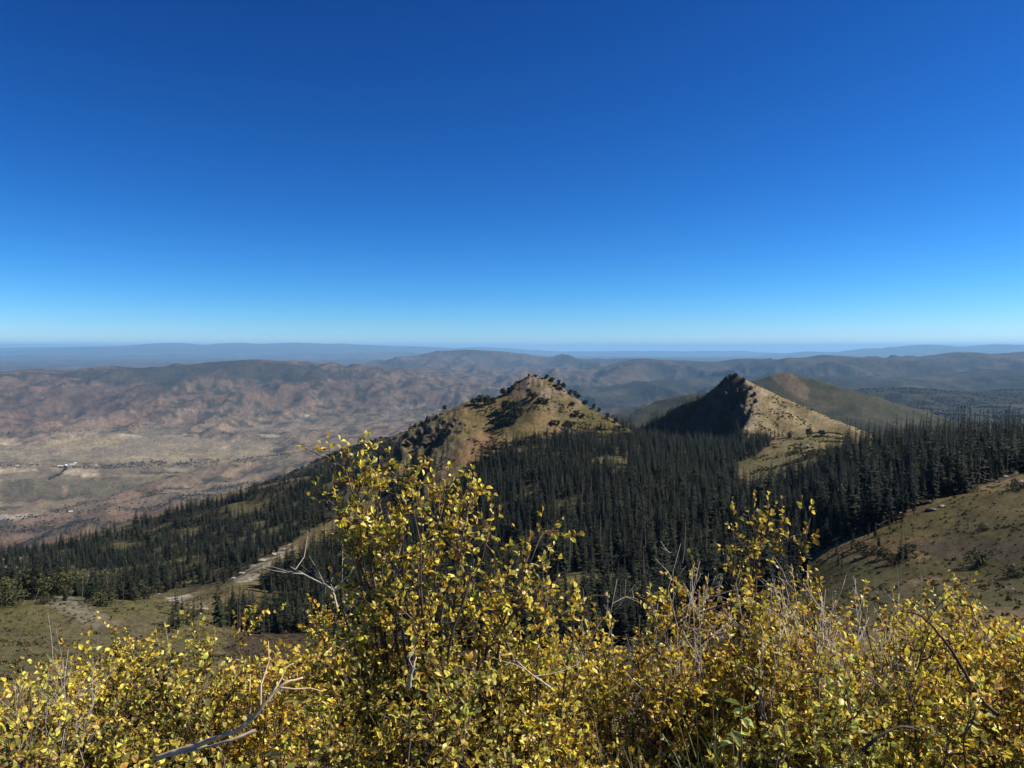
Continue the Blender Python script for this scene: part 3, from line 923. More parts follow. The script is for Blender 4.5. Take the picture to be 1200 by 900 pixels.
def join_meshes(name, ms):
    V = []; fl = []; ct = []; mi = []; n = 0; mats = []
    for m in ms:
        v = np.empty(len(m.vertices) * 3, np.float32); m.vertices.foreach_get('co', v)
        l = np.empty(len(m.loops), np.int32); m.loops.foreach_get('vertex_index', l)
        t = np.empty(len(m.polygons), np.int32); m.polygons.foreach_get('loop_total', t)
        V.append(v.reshape(-1, 3)); fl.append(l + n); ct.append(t); mi.append(np.full(len(t), len(mats)))
        n += len(m.vertices); mats.append(m.materials[0])
    return mesh_np(name, np.concatenate(V), np.concatenate(fl), np.concatenate(ct), mats, False, np.concatenate(mi))


def stuff_forest(name, label, cat, rows, variants):
    """one object: points that carry instanced trees (rows: x, y, z, scale, rotation, variant)"""
    coll = bpy.data.collections.new(name + '_kinds')
    for k, me in enumerate(variants):
        o = bpy.data.objects.new('%s_kind_%s' % (name, 'abcdefgh'[k]), me)
        coll.objects.link(o)
    rows = np.array([tuple(q_) + (1.0,) * (7 - len(q_)) for q_ in rows], np.float32)
    me = bpy.data.meshes.new(name)
    me.vertices.add(len(rows)); me.vertices.foreach_set('co', rows[:, :3].ravel().copy())
    for nm, tp, cl in (('rot', 'FLOAT', 4), ('kind', 'INT', 5)):
        at_ = me.attributes.new(nm, tp, 'POINT')
        at_.data.foreach_set('value', rows[:, cl].astype(np.int32 if tp == 'INT' else np.float32).copy())
    sv = me.attributes.new('scl', 'FLOAT_VECTOR', 'POINT')
    sv.data.foreach_set('vector', np.stack([rows[:, 3] * rows[:, 6], rows[:, 3] * rows[:, 6], rows[:, 3]], -1).astype(np.float32).ravel())
    me.update()
    ob = link(name, me)
    tag(ob, label, cat, None, 'stuff')
    ng = bpy.data.node_groups.new(name + '_scatter', 'GeometryNodeTree')
    ng.interface.new_socket(name='Geometry', in_out='INPUT', socket_type='NodeSocketGeometry')
    ng.interface.new_socket(name='Geometry', in_out='OUTPUT', socket_type='NodeSocketGeometry')
    gi = ng.nodes.new('NodeGroupInput'); go = ng.nodes.new('NodeGroupOutput')
    ip = ng.nodes.new('GeometryNodeInstanceOnPoints'); ci = ng.nodes.new('GeometryNodeCollectionInfo')
    ci.inputs['Collection'].default_value = coll
    ci.inputs['Separate Children'].default_value = True
    ci.inputs['Reset Children'].default_value = True
    ip.inputs['Pick Instance'].default_value = True

    def attr(nm, tp):
        a = ng.nodes.new('GeometryNodeInputNamedAttribute'); a.data_type = tp; a.inputs['Name'].default_value = nm
        return a.outputs[0]
    cx = ng.nodes.new('ShaderNodeCombineXYZ')
    L = ng.links.new
    L(gi.outputs[0], ip.inputs['Points']); L(ci.outputs[0], ip.inputs['Instance'])
    L(attr('kind', 'INT'), ip.inputs['Instance Index']); L(attr('scl', 'FLOAT_VECTOR'), ip.inputs['Scale'])
    L(attr('rot', 'FLOAT'), cx.inputs[2]); L(cx.outputs[0], ip.inputs['Rotation'])
    L(ip.outputs[0], go.inputs[0])
    md = ob.modifiers.new('scatter', 'NODES'); md.node_group = ng
    return ob


CONJ = [join_meshes('conifer', p) for p in CON]; SNAGJ = SNAG
rows_l = []; rows_d = []
for i, (key, x, y, z, px, py, H, s) in enumerate(TREES):
    if i in chosen: continue
    if s: rows_d.append((x, y, z - .1, H / 15 * .92, rng.uniform(0, 6.28), i % 3))
    else: rows_l.append((x, y, z - .1, H / 16, rng.uniform(0, 6.28), i % 6, WID[i]))
stuff_forest('conifer_forest', 'mass of small dark conifers filling the basin and the slopes', 'forest', rows_l, CONJ)
stuff_forest('dead_timber', 'mass of thin grey dead conifers standing within the forest', 'dead trees', rows_d, SNAGJ)


def ground_at(px, py, dmin=60, dmax=1400, n=500):
    """first place where the line of sight through a point of the photograph meets the ground"""
    d = np.geomspace(dmin, dmax, n)
    q = np.array([at(px, py, t) for t in d])
    h = height(q[:, 0], q[:, 1])
    b = np.nonzero(q[:, 2] <= h)[0]
    k = b[0] if len(b) else int(np.argmin(q[:, 2] - h))
    return q[k, 0], q[k, 1], h[k]


def ground_many(pts, dmin, dmax, n):
    d = np.geomspace(dmin, dmax, n)
    q = np.array([[at(a, b, t) for t in d] for a, b in pts])
    h = height(q[:, :, 0].ravel(), q[:, :, 1].ravel()).reshape(q.shape[:2])
    below = q[:, :, 2] <= h
    k = np.where(below.any(1), below.argmax(1), np.argmin(q[:, :, 2] - h, 1))
    i = np.arange(len(q))
    return np.stack([q[i, k, 0], q[i, k, 1], h[i, k]], -1)


# pines on the two summits: (px, py of the foot, height in px, width factor)
SUMMIT = [(521, 481, 8, 1.0, 'lone round pine standing on the left shoulder of the rocky summit'),
          (556, 474, 11, 1.1, None), (563, 474, 13, 1.0, None), (571, 475, 14, 1.2, None), (578, 473, 10, 1.1, None),
          (592, 483, 16, 1.2, None), (600, 487, 20, 1.2, None), (606, 484, 18, 1.0, None), (610, 488, 12, 1.2, None), (603, 492, 13, 1.3, None),
          (590, 463, 11, 1, None), (596, 461, 8, 1.2, None), (601, 458, 8, 1.2, None), (608, 450, 5, 1.3, None),
          (620, 467, 13, 1, None), (626, 469, 11, 1.2, None), (633, 472, 9, 1.2, None), (641, 474, 8, 1.2, None),
          (641, 444, 6, 1.3, None), (647, 448, 8, 1.1, None), (655, 453, 9, 1.0, None), (660, 456, 9, 1, None), (668, 462, 9, .9, None), (674, 465, 9, 1, None), (678, 467, 8, 1.1, None), (686, 474, 8, 1, None), (696, 480, 8, 1, None), (702, 483, 7, 1, None), (671, 476, 7, 1.1, None),
          (675, 489, 9, 1.5, None), (683, 490, 7, 1.4, None), (648, 498, 8, 1.2, None), (654, 499, 8, 1, None), (590, 500, 12, 1.5, None), (598, 498, 12, 1.3, None), (582, 502, 9, 1.5, None), (664, 500, 9, 1.2, None), (670, 501, 10, 1.2, None), (712, 491, 8, 1, None), (722, 496, 8, 1, None)]
for i, (px, py, hp, wd, lab) in enumerate(SUMMIT):
    x, y, z = ground_at(px, py, 650, 960)
    H = hp * math.hypot(x, y) / F * .92
    g = None
    if lab is None:
        if py < 470 and px > 630: lab, g = 'dark pine on the steep right ridge of the rocky summit', 'pines along the right ridge of the summit'
        elif px < 582 and py < 480: lab, g = 'dark pine in the clump on the left shoulder crest', 'pines on the left shoulder crest'
        elif 585 < px < 615 and 478 < py < 495: lab, g = 'dark pine in the big clump on the grassy summit face', 'pines of the big summit face clump'
        elif py >= 489: lab, g = 'low dark pine on the tan meadow just above the basin forest', 'pines above the basin forest'
        elif px < 615: lab, g = 'dark pine on the crest left of the rocky summit top', 'pines left of the summit top'
        else: lab, g = 'dark pine below the rocky summit top', 'pines below the summit top'
    place_tree('pine_tree', PINE[i % 3], x, y, H / 9, rng.uniform(0, 6.28), lab, 'pine', g, z=z, sxy=1.15 * wd, sink=.4)

# small firs on the dark cliff's back, along the saddle and on the crest of the right summit
FIRS = []
for px, py, hp in ((885, 455, 5), (871, 447, 4), (848, 451, 4)):
    FIRS.append((px, py, hp, 'tiny fir on the crest of the cliff summit', 'firs on the cliff summit crest', 850, 1100))
for px, py, hp in ((903, 512, 12), (908, 514, 14), (912, 512, 11), (896, 515, 13), (888, 516, 14), (880, 519, 15), (868, 524, 9), (873, 522, 9), (895, 522, 16), (860, 520, 12), (917, 511, 9)):
    FIRS.append((px, py, hp, 'fir in the strip of trees below the tan slope of the cliff summit', 'firs below the tan slope', 600, 1000))
for px, py, hp, lab in ((968, 528, 12, 'small fir on the saddle meadow, close to the right ridge stand'), (938, 528, 11, 'small fir on the saddle meadow, left of the right ridge stand')):
    FIRS.append((px, py, hp, lab, None, 500, 1000))
for i, (px, py, hp, lab, g, a_, b_) in enumerate(FIRS):
    x, y, z = ground_at(px, py, a_, b_)
    place_tree('conifer_tree', CON[(i * 5) % 6], x, y, hp * math.hypot(x, y) / F / 16, rng.uniform(0, 6.28), lab, 'conifer', g, z=z, sxy=1.2)
for i, (px, py, hp, lab) in enumerate(((948, 512, 10, 'round dark pine on the saddle meadow, left of a second one'), (963, 511, 8, 'smaller round pine on the saddle meadow, beside a larger one'), (925, 515, 8, 'round pine at the left end of the saddle meadow'))):
    x, y, z = ground_at(px, py, 600, 1000)
    place_tree('pine_tree', PINE[i % 3], x, y, hp * math.hypot(x, y) / F / 9, rng.uniform(0, 6.28), lab, 'pine', z=z, sxy=1.2)

# trees on the knoll at the left and along its foot
for i, (px, py, hp) in enumerate(((6, 702, 26), (22, 700, 26), (36, 698, 30), (50, 700, 25), (62, 699, 22), (76, 700, 29), (92, 697, 30), (104, 694, 26), (120, 690, 24), (135, 689, 20), (-12, 706, 28), (66, 690, 24), (30, 690, 24))):
    x, y, z = ground_at(px, py + 2, 250, 700)
    place_tree('broadleaf_tree', DECID[i % 3], x, y, hp * math.hypot(x, y) / F / 9 * 1.05, rng.uniform(0, 6.28), 'olive green leafy tree at the foot of the left forest', 'tree', 'leafy trees behind the left knoll', z=z, sxy=1.1)
for i, (px, py, hp, lab) in enumerate(((8, 710, 20, 'dark green bushy tree at the left end of the knoll'), (117, 709, 18, 'rounded green bush on the crest of the left knoll'), (168, 702, 18, 'dark spreading bush beside the pale track on the left knoll'), (55, 708, 11, 'small dark bush on the crest of the left knoll'), (145, 696, 14, 'dark bush behind the pale track on the left knoll'))):
    x, y, z = ground_at(px, py, 200, 500)
    place_tree('bush', SCRUB[i % 3], x, y, hp * math.hypot(x, y) / F / 3, rng.uniform(0, 6.28), lab, 'bush', None, ('stems', 'foliage'), z=z)
for i, (px, py, hp) in enumerate(((203, 735, 34), (209, 738, 40), (215, 736, 34), (221, 733, 30), (227, 730, 33), (232, 728, 28), (198, 742, 22), (190, 745, 15), (206, 722, 36), (213, 718, 22), (236, 722, 26))):
    x, y, z = ground_at(px, py, 180, 500)
    place_tree('conifer_tree', CON[(i * 2) % 6], x, y, hp * math.hypot(x, y) / F / 16, rng.uniform(0, 6.28), 'slender dark fir in the clump at the right edge of the left knoll', 'conifer', 'firs at the edge of the left knoll', z=z, sxy=1.25)

# trees and bushes on the right slope
for i, (px, py, hp, kind, lab, g) in enumerate((
        (1046, 587, 14, 'f', 'small bright fir standing alone on the brown slope', None), (1036, 588, 8, 'f', 'tiny fir beside a larger one on the brown slope', None),
        (1055, 660, 34, 'f', 'slim dark fir rising from the bushes on the green slope', None), (1062, 655, 22, 'f', 'shorter dark fir beside the slim one on the green slope', None), (1030, 640, 16, 'f', 'stubby dark fir at the upper left of the green slope', None),
        (985, 628, 20, 'f', 'small fir below the right ridge stand', None), (973, 640, 24, 'f', 'fir at the lower edge of the basin forest', None), (1000, 618, 20, 'f', 'fir at the corner of the right ridge stand', None),
        (1145, 664, 16, 'b', 'low wide dark bush on the open green slope', None), (1191, 676, 14, 'b', 'dark bush at the right end of the green slope', None),
        (1020, 650, 13, 'b', 'dark scrub bush in the patch beside the slim fir', 'scrub patch on the green slope'), (1036, 655, 12, 'b', 'dark scrub bush in the patch beside the slim fir', 'scrub patch on the green slope'),
        (1048, 662, 12, 'b', 'dark scrub bush in the patch beside the slim fir', 'scrub patch on the green slope'), (1068, 648, 12, 'b', 'dark scrub bush in the patch beside the slim fir', 'scrub patch on the green slope'), (1008, 645, 10, 'b', 'dark scrub bush in the patch beside the slim fir', 'scrub patch on the green slope'),
        (1120, 622, 12, 's', 'leafless grey bush on the brown rubble slope', None), (1150, 622, 8, 'b', 'low brown bush on the rubble slope', None),
        (1186, 570, 14, 'f', 'small fir among the rocks at the right edge', None), (1197, 574, 12, 'b', 'dark bush among the rocks at the right edge', None))):
    x, y, z = ground_at(px, py, 120, 460)
    D = math.hypot(x, y)
    if kind == 'f': place_tree('conifer_tree', CON[(3, 5, 0)[i % 3]], x, y, hp * D / F / 16, i * 1.3, lab, 'conifer', g, z=z, sxy=1.5)
    elif kind == 's': tag(link('dead_shrub', SNAG[i % 3], None, (x, y, z - .1), (0, 0, i), (hp * D / F / 7.5, hp * D / F / 7.5, hp * D / F / 15)), lab, 'dead shrub')
    else: place_tree('bush', SCRUB[i % 3], x, y, hp * D / F / 3, i * 1.3, lab, 'bush', g, ('stems', 'foliage'), z=z)


rs = np.random.default_rng(45)
for i in range(34):
    px = rs.uniform(975, 1075); py = np.interp(px, [975, 1075], [650, 590]) + abs(rs.normal(0, 16)) - 8
    x, y, z = ground_at(px, py, 120, 460)
    place_tree('conifer_tree', CON[i % 6], x, y, rs.uniform(2.2, 6.5) / 16, i * 1.7, 'young fir scattered below the lower edge of the right ridge stand', 'conifer', 'young firs below the right ridge stand', z=z, sxy=rs.uniform(1.2, 1.7))


# ------------------------------------------------------------------ rocks
def rock_mesh(seed, mat, sub=3, rough=.35, flat=.7):
    import bmesh
    r = np.random.default_rng(seed)
    bm = bmesh.new()
    bmesh.ops.create_icosphere(bm, subdivisions=sub, radius=1)
    co = np.array([v.co[:] for v in bm.verts])
    for k in range(22):                        # chop facets off
        n = r.normal(0, 1, 3); n /= np.linalg.norm(n)
        d = r.uniform(.36, .72)
        e = co @ n - d
        co -= np.where(e > 0, e, 0)[:, None] * n
    co *= 1 + rough * .35 * pnoise(co[:, 0] * 3 + seed, co[:, 1] * 3 + co[:, 2] * 2.1, seed)[:, None]
    co[:, 2] *= flat
    for v, c in zip(bm.verts, co): v.co = c
    me = bpy.data.meshes.new('rock'); bm.to_mesh(me); bm.free()
    me.materials.append(mat)
    return me


RK = [rock_mesh(400 + i, M_ROCK) for i in range(4)]
RP = [rock_mesh(420 + i, M_PALE, 2) for i in range(4)]
RD = [rock_mesh(440 + i, M_SHADEROCK) for i in range(3)]


def place_rock(name, me, px, py, w, label, group, dmin, dmax, tall=1.0, sink=.25, cat='rock'):
    x, y, z = ground_at(px, py, dmin, dmax)
    s = w * math.hypot(x, y) / F * .5
    o = link(name, me, None, (x, y, z + s * tall * (.5 - sink)), (rng.normal(0, .2), rng.normal(0, .2), rng.uniform(0, 6.28)), (s * rng.uniform(.8, 1.2), s * rng.uniform(.8, 1.2), s * tall))
    tag(o, label, cat, group)
    return o


for i, (px, py, w, t) in enumerate(((487, 500, 9, 1.4), (495, 498, 11, 1.2), (503, 494, 9, 1.2), (512, 490, 10, 1.1), (520, 497, 12, 1.3), (530, 500, 11, 1.2), (537, 506, 10, 1.2), (526, 508, 10, 1.5), (515, 505, 11, 1.4), (504, 507, 12, 1.6), (494, 510, 11, 1.6), (485, 515, 10, 1.7), (478, 522, 10, 1.5), (508, 518, 9, 1.4), (520, 518, 8, 1.3), (533, 492, 8, 1.0), (498, 522, 9, 1.4), (487, 528, 8, 1.3), (540, 497, 6, 1))):
    place_rock('rock_outcrop', RK[i % 4], px, py, w, 'tan crag block in the broken cliff left of the summit', 'crag blocks left of the summit', 650, 960, t)
for i, (px, py, w, t) in enumerate(((620, 441, 7, .9), (628, 442, 7, .9), (612, 447, 6, .9), (604, 452, 6, .9), (635, 445, 6, .9), (620, 450, 5, .8), (644, 451, 5, .8), (610, 455, 5, .8), (652, 455, 5, .7), (632, 452, 5, .7))):
    place_rock('rock_outcrop', RK[(i + 1) % 4], px, py, w, 'reddish rock block on the very top of the middle summit', 'summit top rocks', 650, 960, t)
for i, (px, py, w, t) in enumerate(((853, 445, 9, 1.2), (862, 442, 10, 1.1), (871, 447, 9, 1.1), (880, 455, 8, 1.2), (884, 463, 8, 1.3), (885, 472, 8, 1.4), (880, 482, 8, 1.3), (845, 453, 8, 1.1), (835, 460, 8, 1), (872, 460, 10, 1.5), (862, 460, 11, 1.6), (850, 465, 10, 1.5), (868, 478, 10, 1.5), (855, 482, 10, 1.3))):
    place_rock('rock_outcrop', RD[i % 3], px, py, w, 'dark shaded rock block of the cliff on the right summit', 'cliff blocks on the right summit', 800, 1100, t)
for i in range(34):
    px = rng.uniform(965, 1205); py = 690 + rng.normal(0, 4) - (px - 1080) * .02
    place_rock('boulder', RP[i % 4], px, py, rng.uniform(1.5, 5), 'pale boulder in the loose rock line on the green slope', 'pale boulders on the green slope', 100, 330, .8)
for i in range(40):
    px = rng.uniform(1040, 1205); py = rng.uniform(612, 684)
    place_rock('boulder', RP[i % 4], px, py, rng.uniform(1.0, 3), 'small grey stone strewn over the right slope', 'stones strewn over the right slope', 100, 330, .7)
for i, (px, py, w) in enumerate(((1072, 567, 15), (1084, 563, 13), (1096, 560, 10), (1064, 578, 14), (1078, 577, 10), (1090, 585, 18), (1104, 580, 12), (1168, 562, 9), (1178, 556, 10), (1190, 553, 10), (1196, 562, 12), (1205, 556, 12), (1160, 568, 7), (1058, 589, 12))):
    py += 14 if px < 1150 else 3; place_rock('rock_slab', RP[i % 4], px, py, w, 'long pale rock slab at the foot of the right ridge stand', 'rock slabs below the right ridge stand', 150, 420, .4)
for i, (px, py, w) in enumerate(((855, 575, 8), (862, 570, 9), (870, 565, 7), (945, 523, 8), (938, 526, 6), (950, 541, 6))):
    place_rock('rock_slab', RP[(i + 2) % 4], px, py, w, 'pale rock on the grassy gap in the middle of the forest', 'rocks in the forest gap', 300, 900, .5)
for i, (px, py, w) in enumerate(((275, 678, 10), (285, 672, 14), (297, 664, 15), (309, 657, 14), (322, 650, 15), (334, 644, 12), (291, 680, 9), (305, 670, 9))):
    place_rock('rock_slab', RP[(i + 1) % 4], px, py, w, 'pale slab of the rock band on the lit spur at left', 'rock band on the lit spur', 320, 750, .35)
for i, (px, py, w) in enumerate(((140, 690, 8), (150, 691, 6), (185, 697, 9), (196, 701, 9), (210, 707, 9), (225, 712, 8), (232, 714, 6), (160, 690, 5), (175, 695, 6))):
    place_rock('boulder', RP[(i + 3) % 4], px, py, w, 'whitish rock along the pale track behind the left knoll', 'whitish rocks along the track', 200, 520, .45)

# ------------------------------------------------------------------ things on the valley floor
def farm(px, py, L, W, h, rz, label, white=True):
    x, y, z = ground_at(px, py, 3000, 9000, 900)
    r = bpy.data.objects.new('farm_building', None); COL.objects.link(r)
    r.location = (x, y, z - .5); r.rotation_euler = (0, 0, rz)
    tag(r, label, 'building')
    b = MB(); l, w = L / 2, W / 2
    b.add([(-l, -w, 0), (l, -w, 0), (l, w, 0), (-l, w, 0), (-l, -w, h), (l, -w, h), (l, w, h), (-l, w, h), (-l, 0, h * 1.5), (l, 0, h * 1.5)],
          [(0, 1, 5, 4), (2, 3, 7, 6), (1, 2, 6, 9, 5), (3, 0, 4, 8, 7)])
    wl = link('wall', b.mesh('wall', [M_WALL]), r)
    f = MB(); e = 1.0; k = h * 1.5 + .05; q = h - .3
    f.add([(-l - e, -w - e, q), (l + e, -w - e, q), (l + e, 0, k), (-l - e, 0, k), (-l - e, w + e, q), (l + e, w + e, q), (-l - e, -w - e, q + .4), (l + e, -w - e, q + .4), (l + e, 0, k + .4), (-l - e, 0, k + .4), (-l - e, w + e, q + .4), (l + e, w + e, q + .4)],
          [(6, 7, 8, 9), (9, 8, 11, 10), (0, 3, 2, 1), (3, 4, 5, 2), (0, 1, 7, 6), (4, 10, 11, 5), (1, 2, 8, 7), (2, 5, 11, 8), (0, 6, 9, 3), (3, 9, 10, 4)])
    link('roof', f.mesh('roof', [M_ROOF]), r)


for i, (px, py, L, W, h, rz, lab) in enumerate((
        (71, 547, 42, 16, 6, .1, 'long white roofed barn, leftmost of the farmstead in the valley'), (77, 546, 24, 14, 7, 1.4, 'short white farm shed in the middle of the valley farmstead'),
        (84, 545, 30, 14, 6, .3, 'white farm building at the right end of the farmstead'), (88, 543, 16, 12, 5, .8, 'smallest white farm building behind the farmstead'),
        (20, 546, 22, 12, 5, .2, 'pale house beside the tree line at far left'), (83, 600, 20, 10, 4, .3, 'lone pale shed on the brushy lower slope'), (113, 546, 14, 10, 5, .3, 'small white house right of the farmstead'))):
    farm(px, py, L, W, h, rz, lab)

# tree lines and brush of the valley: nobody could count them
V, Fc = clump_crown(901, 5.0, 4.2, 4.0, 14, 12, 2.2)
bl = MB(); bl.add(V, Fc)
V2, F2 = clump_crown(902, 6.0, 3.4, 3.0, 12, 12, 2.2)
bl2 = MB(); bl2.add(V2, F2)
M_FARLEAF = mat_simple('valley_tree_leaves', (.038, .04, .024), (.085, .078, .045), .1, .85, .1, rnd=.3)
blob = [bl.mesh('valley_tree', [M_FARLEAF]), bl2.mesh('valley_brush', [M_FARLEAF])]
rows = []
for line, n, jy, dm in (([(-30, 509), (60, 507), (110, 504), (150, 500), (200, 498), (240, 497)], 420, 1.2, (6500, 12500)), ([(-30, 545.5), (40, 546), (100, 548), (140, 545), (200, 541), (260, 540), (340, 533)], 420, 1.0, (4500, 8000)),
                        ([(120, 549), (180, 545), (225, 543), (300, 540)], 300, 2.2, (4500, 8000)), ([(300, 487), (330, 485), (400, 483), (470, 478)], 160, 1.2, (7000, 13000)), ([(180, 486), (220, 485), (280, 484)], 120, 1.5, (7000, 13000)),
                        ([(56, 563), (80, 550)], 90, 1.0, (4500, 8000))):
    lp = np.array(line, float)
    tt = np.sort(rng.uniform(0, len(lp) - 1, n))
    clus = rng.random(n)
    qx = np.interp(tt, np.arange(len(lp)), lp[:, 0]); qy = np.interp(tt, np.arange(len(lp)), lp[:, 1]) + rng.normal(0, jy * .5, n) * (1 + 2.2 * (rng.random(n) > .7)) + .8 * np.sin(tt * 5)
    sel = []
    for a_, b_, c_ in zip(qx, qy, clus):
        if math.sin(a_ * .21) + math.sin(a_ * .083 + 1) + c_ < -.5: continue
        sel.append((a_, b_))
    for x, y, z in ground_many(np.array(sel), *dm, 150):
        rows.append((x, y, z, rng.uniform(.3, 1.15), rng.uniform(0, 6.28), int(rng.integers(0, 2))))
stuff_forest('valley_woodland', 'thin dark lines of trees along the streams and roads of the valley', 'trees', rows, blob)
# oak brush on the low slopes and timber on the plateau
rows = []
N = 42000
aa = rng.uniform(-.66, .05, N); rr = np.exp(rng.uniform(math.log(1500), math.log(5600), N))
xx = rr * np.sin(aa); yy = rr * np.cos(aa)
dn = fbm(xx, yy, 220, 4, 211)
k = dn > rng.uniform(-.12, .25, N)
xx, yy = xx[k], yy[k]; zz = height(xx, yy)
for x, y, z in zip(xx, yy, zz): rows.append((x, y, z, rng.uniform(.3, 1.0), rng.uniform(0, 6.28), 1))
N = 24000
aa = rng.uniform(.2, .66, N); rr = np.exp(rng.uniform(math.log(3900), math.log(8500), N))
xx = rr * np.sin(aa); yy = rr * np.cos(aa)
dn = fbm(xx, yy, 220, 4, 211) - .5 * np.maximum(fbm(xx, yy, 700, 4, 201), 0)
k = dn > rng.uniform(-.2, .2, N)
xx, yy = xx[k], yy[k]; zz = height(xx, yy)
for x, y, z in zip(xx, yy, zz): rows.append((x, y, z, rng.uniform(.4, 1.1), rng.uniform(0, 6.28), int(rng.integers(0, 2))))
stuff_forest('distant_brush', 'dark brush and timber dotted over the distant slopes and plateau', 'brush', rows, blob)


# low tufts and brush that give the open slopes their texture
M_TUFT = mat_simple('dry_tuft', (.09, .075, .032), (.20, .16, .07), .8, .9, .1, rnd=.5)
M_BRUSH = mat_simple('low_brush', (.03, .03, .013), (.085, .075, .03), .8, .9, .1, rnd=.5)


def mini(seed, rx, rz, n, per, leaf, mt):
    m_ = MB(); V_, F_ = clump_crown(seed, rx, rz, rz * .8, n, per, leaf); m_.add(V_, F_)
    return m_.mesh('tuft', [mt])


def sprinkle(name, label, cat, n, rlo, rhi, alo, ahi, smin, smax, variants, test):
    a_ = rng.uniform(alo, ahi, n); r_ = np.sqrt(rng.uniform(rlo ** 2, rhi ** 2, n))
    x_, y_ = r_ * np.sin(a_), r_ * np.cos(a_)
    z_, f_ = height(x_, y_, True)
    px_, py_ = proj(x_, y_, z_)
    k_ = test(x_, y_, z_, f_, px_, py_, r_)
    x_, y_, z_ = x_[k_], y_[k_], z_[k_]
    stuff_forest(name, label, cat, [(p, q, t, rng.uniform(smin, smax), rng.uniform(0, 6.28), int(rng.integers(0, len(variants)))) for p, q, t in zip(x_, y_, z_)], variants)


TUF = [mini(951, .5, .35, 8, 7, .22, M_TUFT), mini(952, .6, .3, 8, 7, .2, M_TUFT), mini(953, .6, .35, 8, 8, .2, M_BRUSH), mini(957, .45, .3, 8, 7, .2, M_TUFT)]
BRS = [mini(954, 1.0, .7, 10, 10, .36, M_BRUSH), mini(955, 1.3, .6, 10, 10, .36, M_BRUSH), mini(956, .9, .5, 9, 8, .3, M_TUFT)]
sprinkle('slope_tufts', 'dry grass tufts and low plants dotted over the open near slopes', 'grass', 30000, 90, 480, -.66, .66, .35, 1.25, TUF,
         lambda x, y, z, f, px, py, r: (~forest_mask(px, py, r)) & ((px < 480) | (px > 900)) & (fbm(x, y, 14, 3, 301) > rng.uniform(-.35, .6, len(x))))
sprinkle('summit_brush', 'low dark brush scattered over the grassy faces of the summits', 'brush', 60000, 620, 1120, -.25, .48, .4, 1.3, BRS,
         lambda x, y, z, f, px, py, r: ((f == 1) | (f == 2) | ((px > 850) & (r < 900))) & (~forest_mask(px, py, r)) & (fbm(x, y, 38, 4, 305) > rng.uniform(-.05, .5, len(x))))


# ------------------------------------------------------------------ foreground shrubs
LEAFPAL = {
 'yellow': [(.69, .49, .04), (.65, .46, .04), (.72, .56, .08), (.56, .42, .05), (.44, .36, .05), (.55, .36, .04), (.34, .19, .035), (.24, .24, .05), (.62, .55, .18)],
 'gold': [(.69, .47, .035), (.65, .43, .035), (.71, .53, .07), (.50, .40, .05), (.58, .37, .03), (.38, .30, .05), (.30, .16, .03), (.46, .23, .03), (.62, .52, .12)],
 'olive': [(.58, .46, .06), (.46, .38, .06), (.60, .48, .07), (.26, .28, .05), (.26, .23, .05), (.50, .36, .05), (.34, .20, .04), (.24, .22, .05), (.62, .50, .10)],
 'green': [(.42, .42, .08), (.38, .37, .07), (.50, .46, .09), (.56, .49, .09), (.26, .27, .05), (.44, .36, .06)],
}
LEAFSHAPE = np.array([(0, 0, 0), (.25, .22, .05), (.31, .62, .04), (0, 1, -.10), (-.31, .62, .04), (-.25, .22, .05), (0, .32, -.03), (0, .66, -.02)])
LEAFFACES = [(0, 1, 6), (1, 2, 7, 6), (2, 3, 7), (0, 6, 5), (5, 6, 7, 4), (4, 7, 3)]


def leaves_mesh(name, pos, dirs, size, pal, r, mat, width=1.0, upbias=.75):
    n = len(pos)
    y = dirs / (np.linalg.norm(dirs, axis=1)[:, None] + 1e-9)
    nr = r.normal(0, .62, (n, 3)) + upbias * np.array([.62, -.12, .70])
    x = np.cross(y, nr); x /= np.linalg.norm(x, axis=1)[:, None] + 1e-9
    z = np.cross(x, y)
    sh = LEAFSHAPE[None].repeat(n, 0).copy()
    sh[:, :, 0] *= r.uniform(.8, 1.25, (n, 1)) * width
    fold = r.uniform(-.1, .55, (n, 1)); sh[:, :, 2] += np.abs(sh[:, :, 0]) * fold
    curl = r.uniform(-.45, .2, (n, 1)); sh[:, :, 2] += curl * sh[:, :, 1] ** 2
    sh *= size[:, None, None]
    V = pos[:, None] + sh[:, :, 0:1] * x[:, None] + sh[:, :, 1:2] * y[:, None] + sh[:, :, 2:3] * z[:, None]
    fl = []; ct = []
    base = np.concatenate([np.array(f) for f in LEAFFACES])
    allf = (np.arange(n)[:, None] * 8 + base[None]).ravel()
    ct = np.tile([len(f) for f in LEAFFACES], n)
    P = np.array(pal)
    w = 1.0 / (1 + np.arange(len(P)) * .12); w /= w.sum()
    c = P[r.choice(len(P), n, p=w)] * np.where(r.random((n, 1)) < .16, r.uniform(.35, .7, (n, 1)), r.uniform(.85, 1.9, (n, 1))) * (1 + r.normal(0, .06, (n, 3)))
    return mesh_np(name, V.reshape(-1, 3), allf, ct, [mat], False, None, np.clip(np.repeat(c, 8, 0), .01, .95))


def curve(p0, p1, bulge, k, r, jit):
    t = np.linspace(0, 1, k)[:, None]
    p0, p1, bulge = map(np.asarray, (p0, p1, bulge))
    mid = (p0 + p1) / 2 + bulge
    P = (1 - t) ** 2 * p0 + 2 * t * (1 - t) * mid + t ** 2 * p1
    P[1:-1] += r.normal(0, jit, (k - 2, 3))
    return P


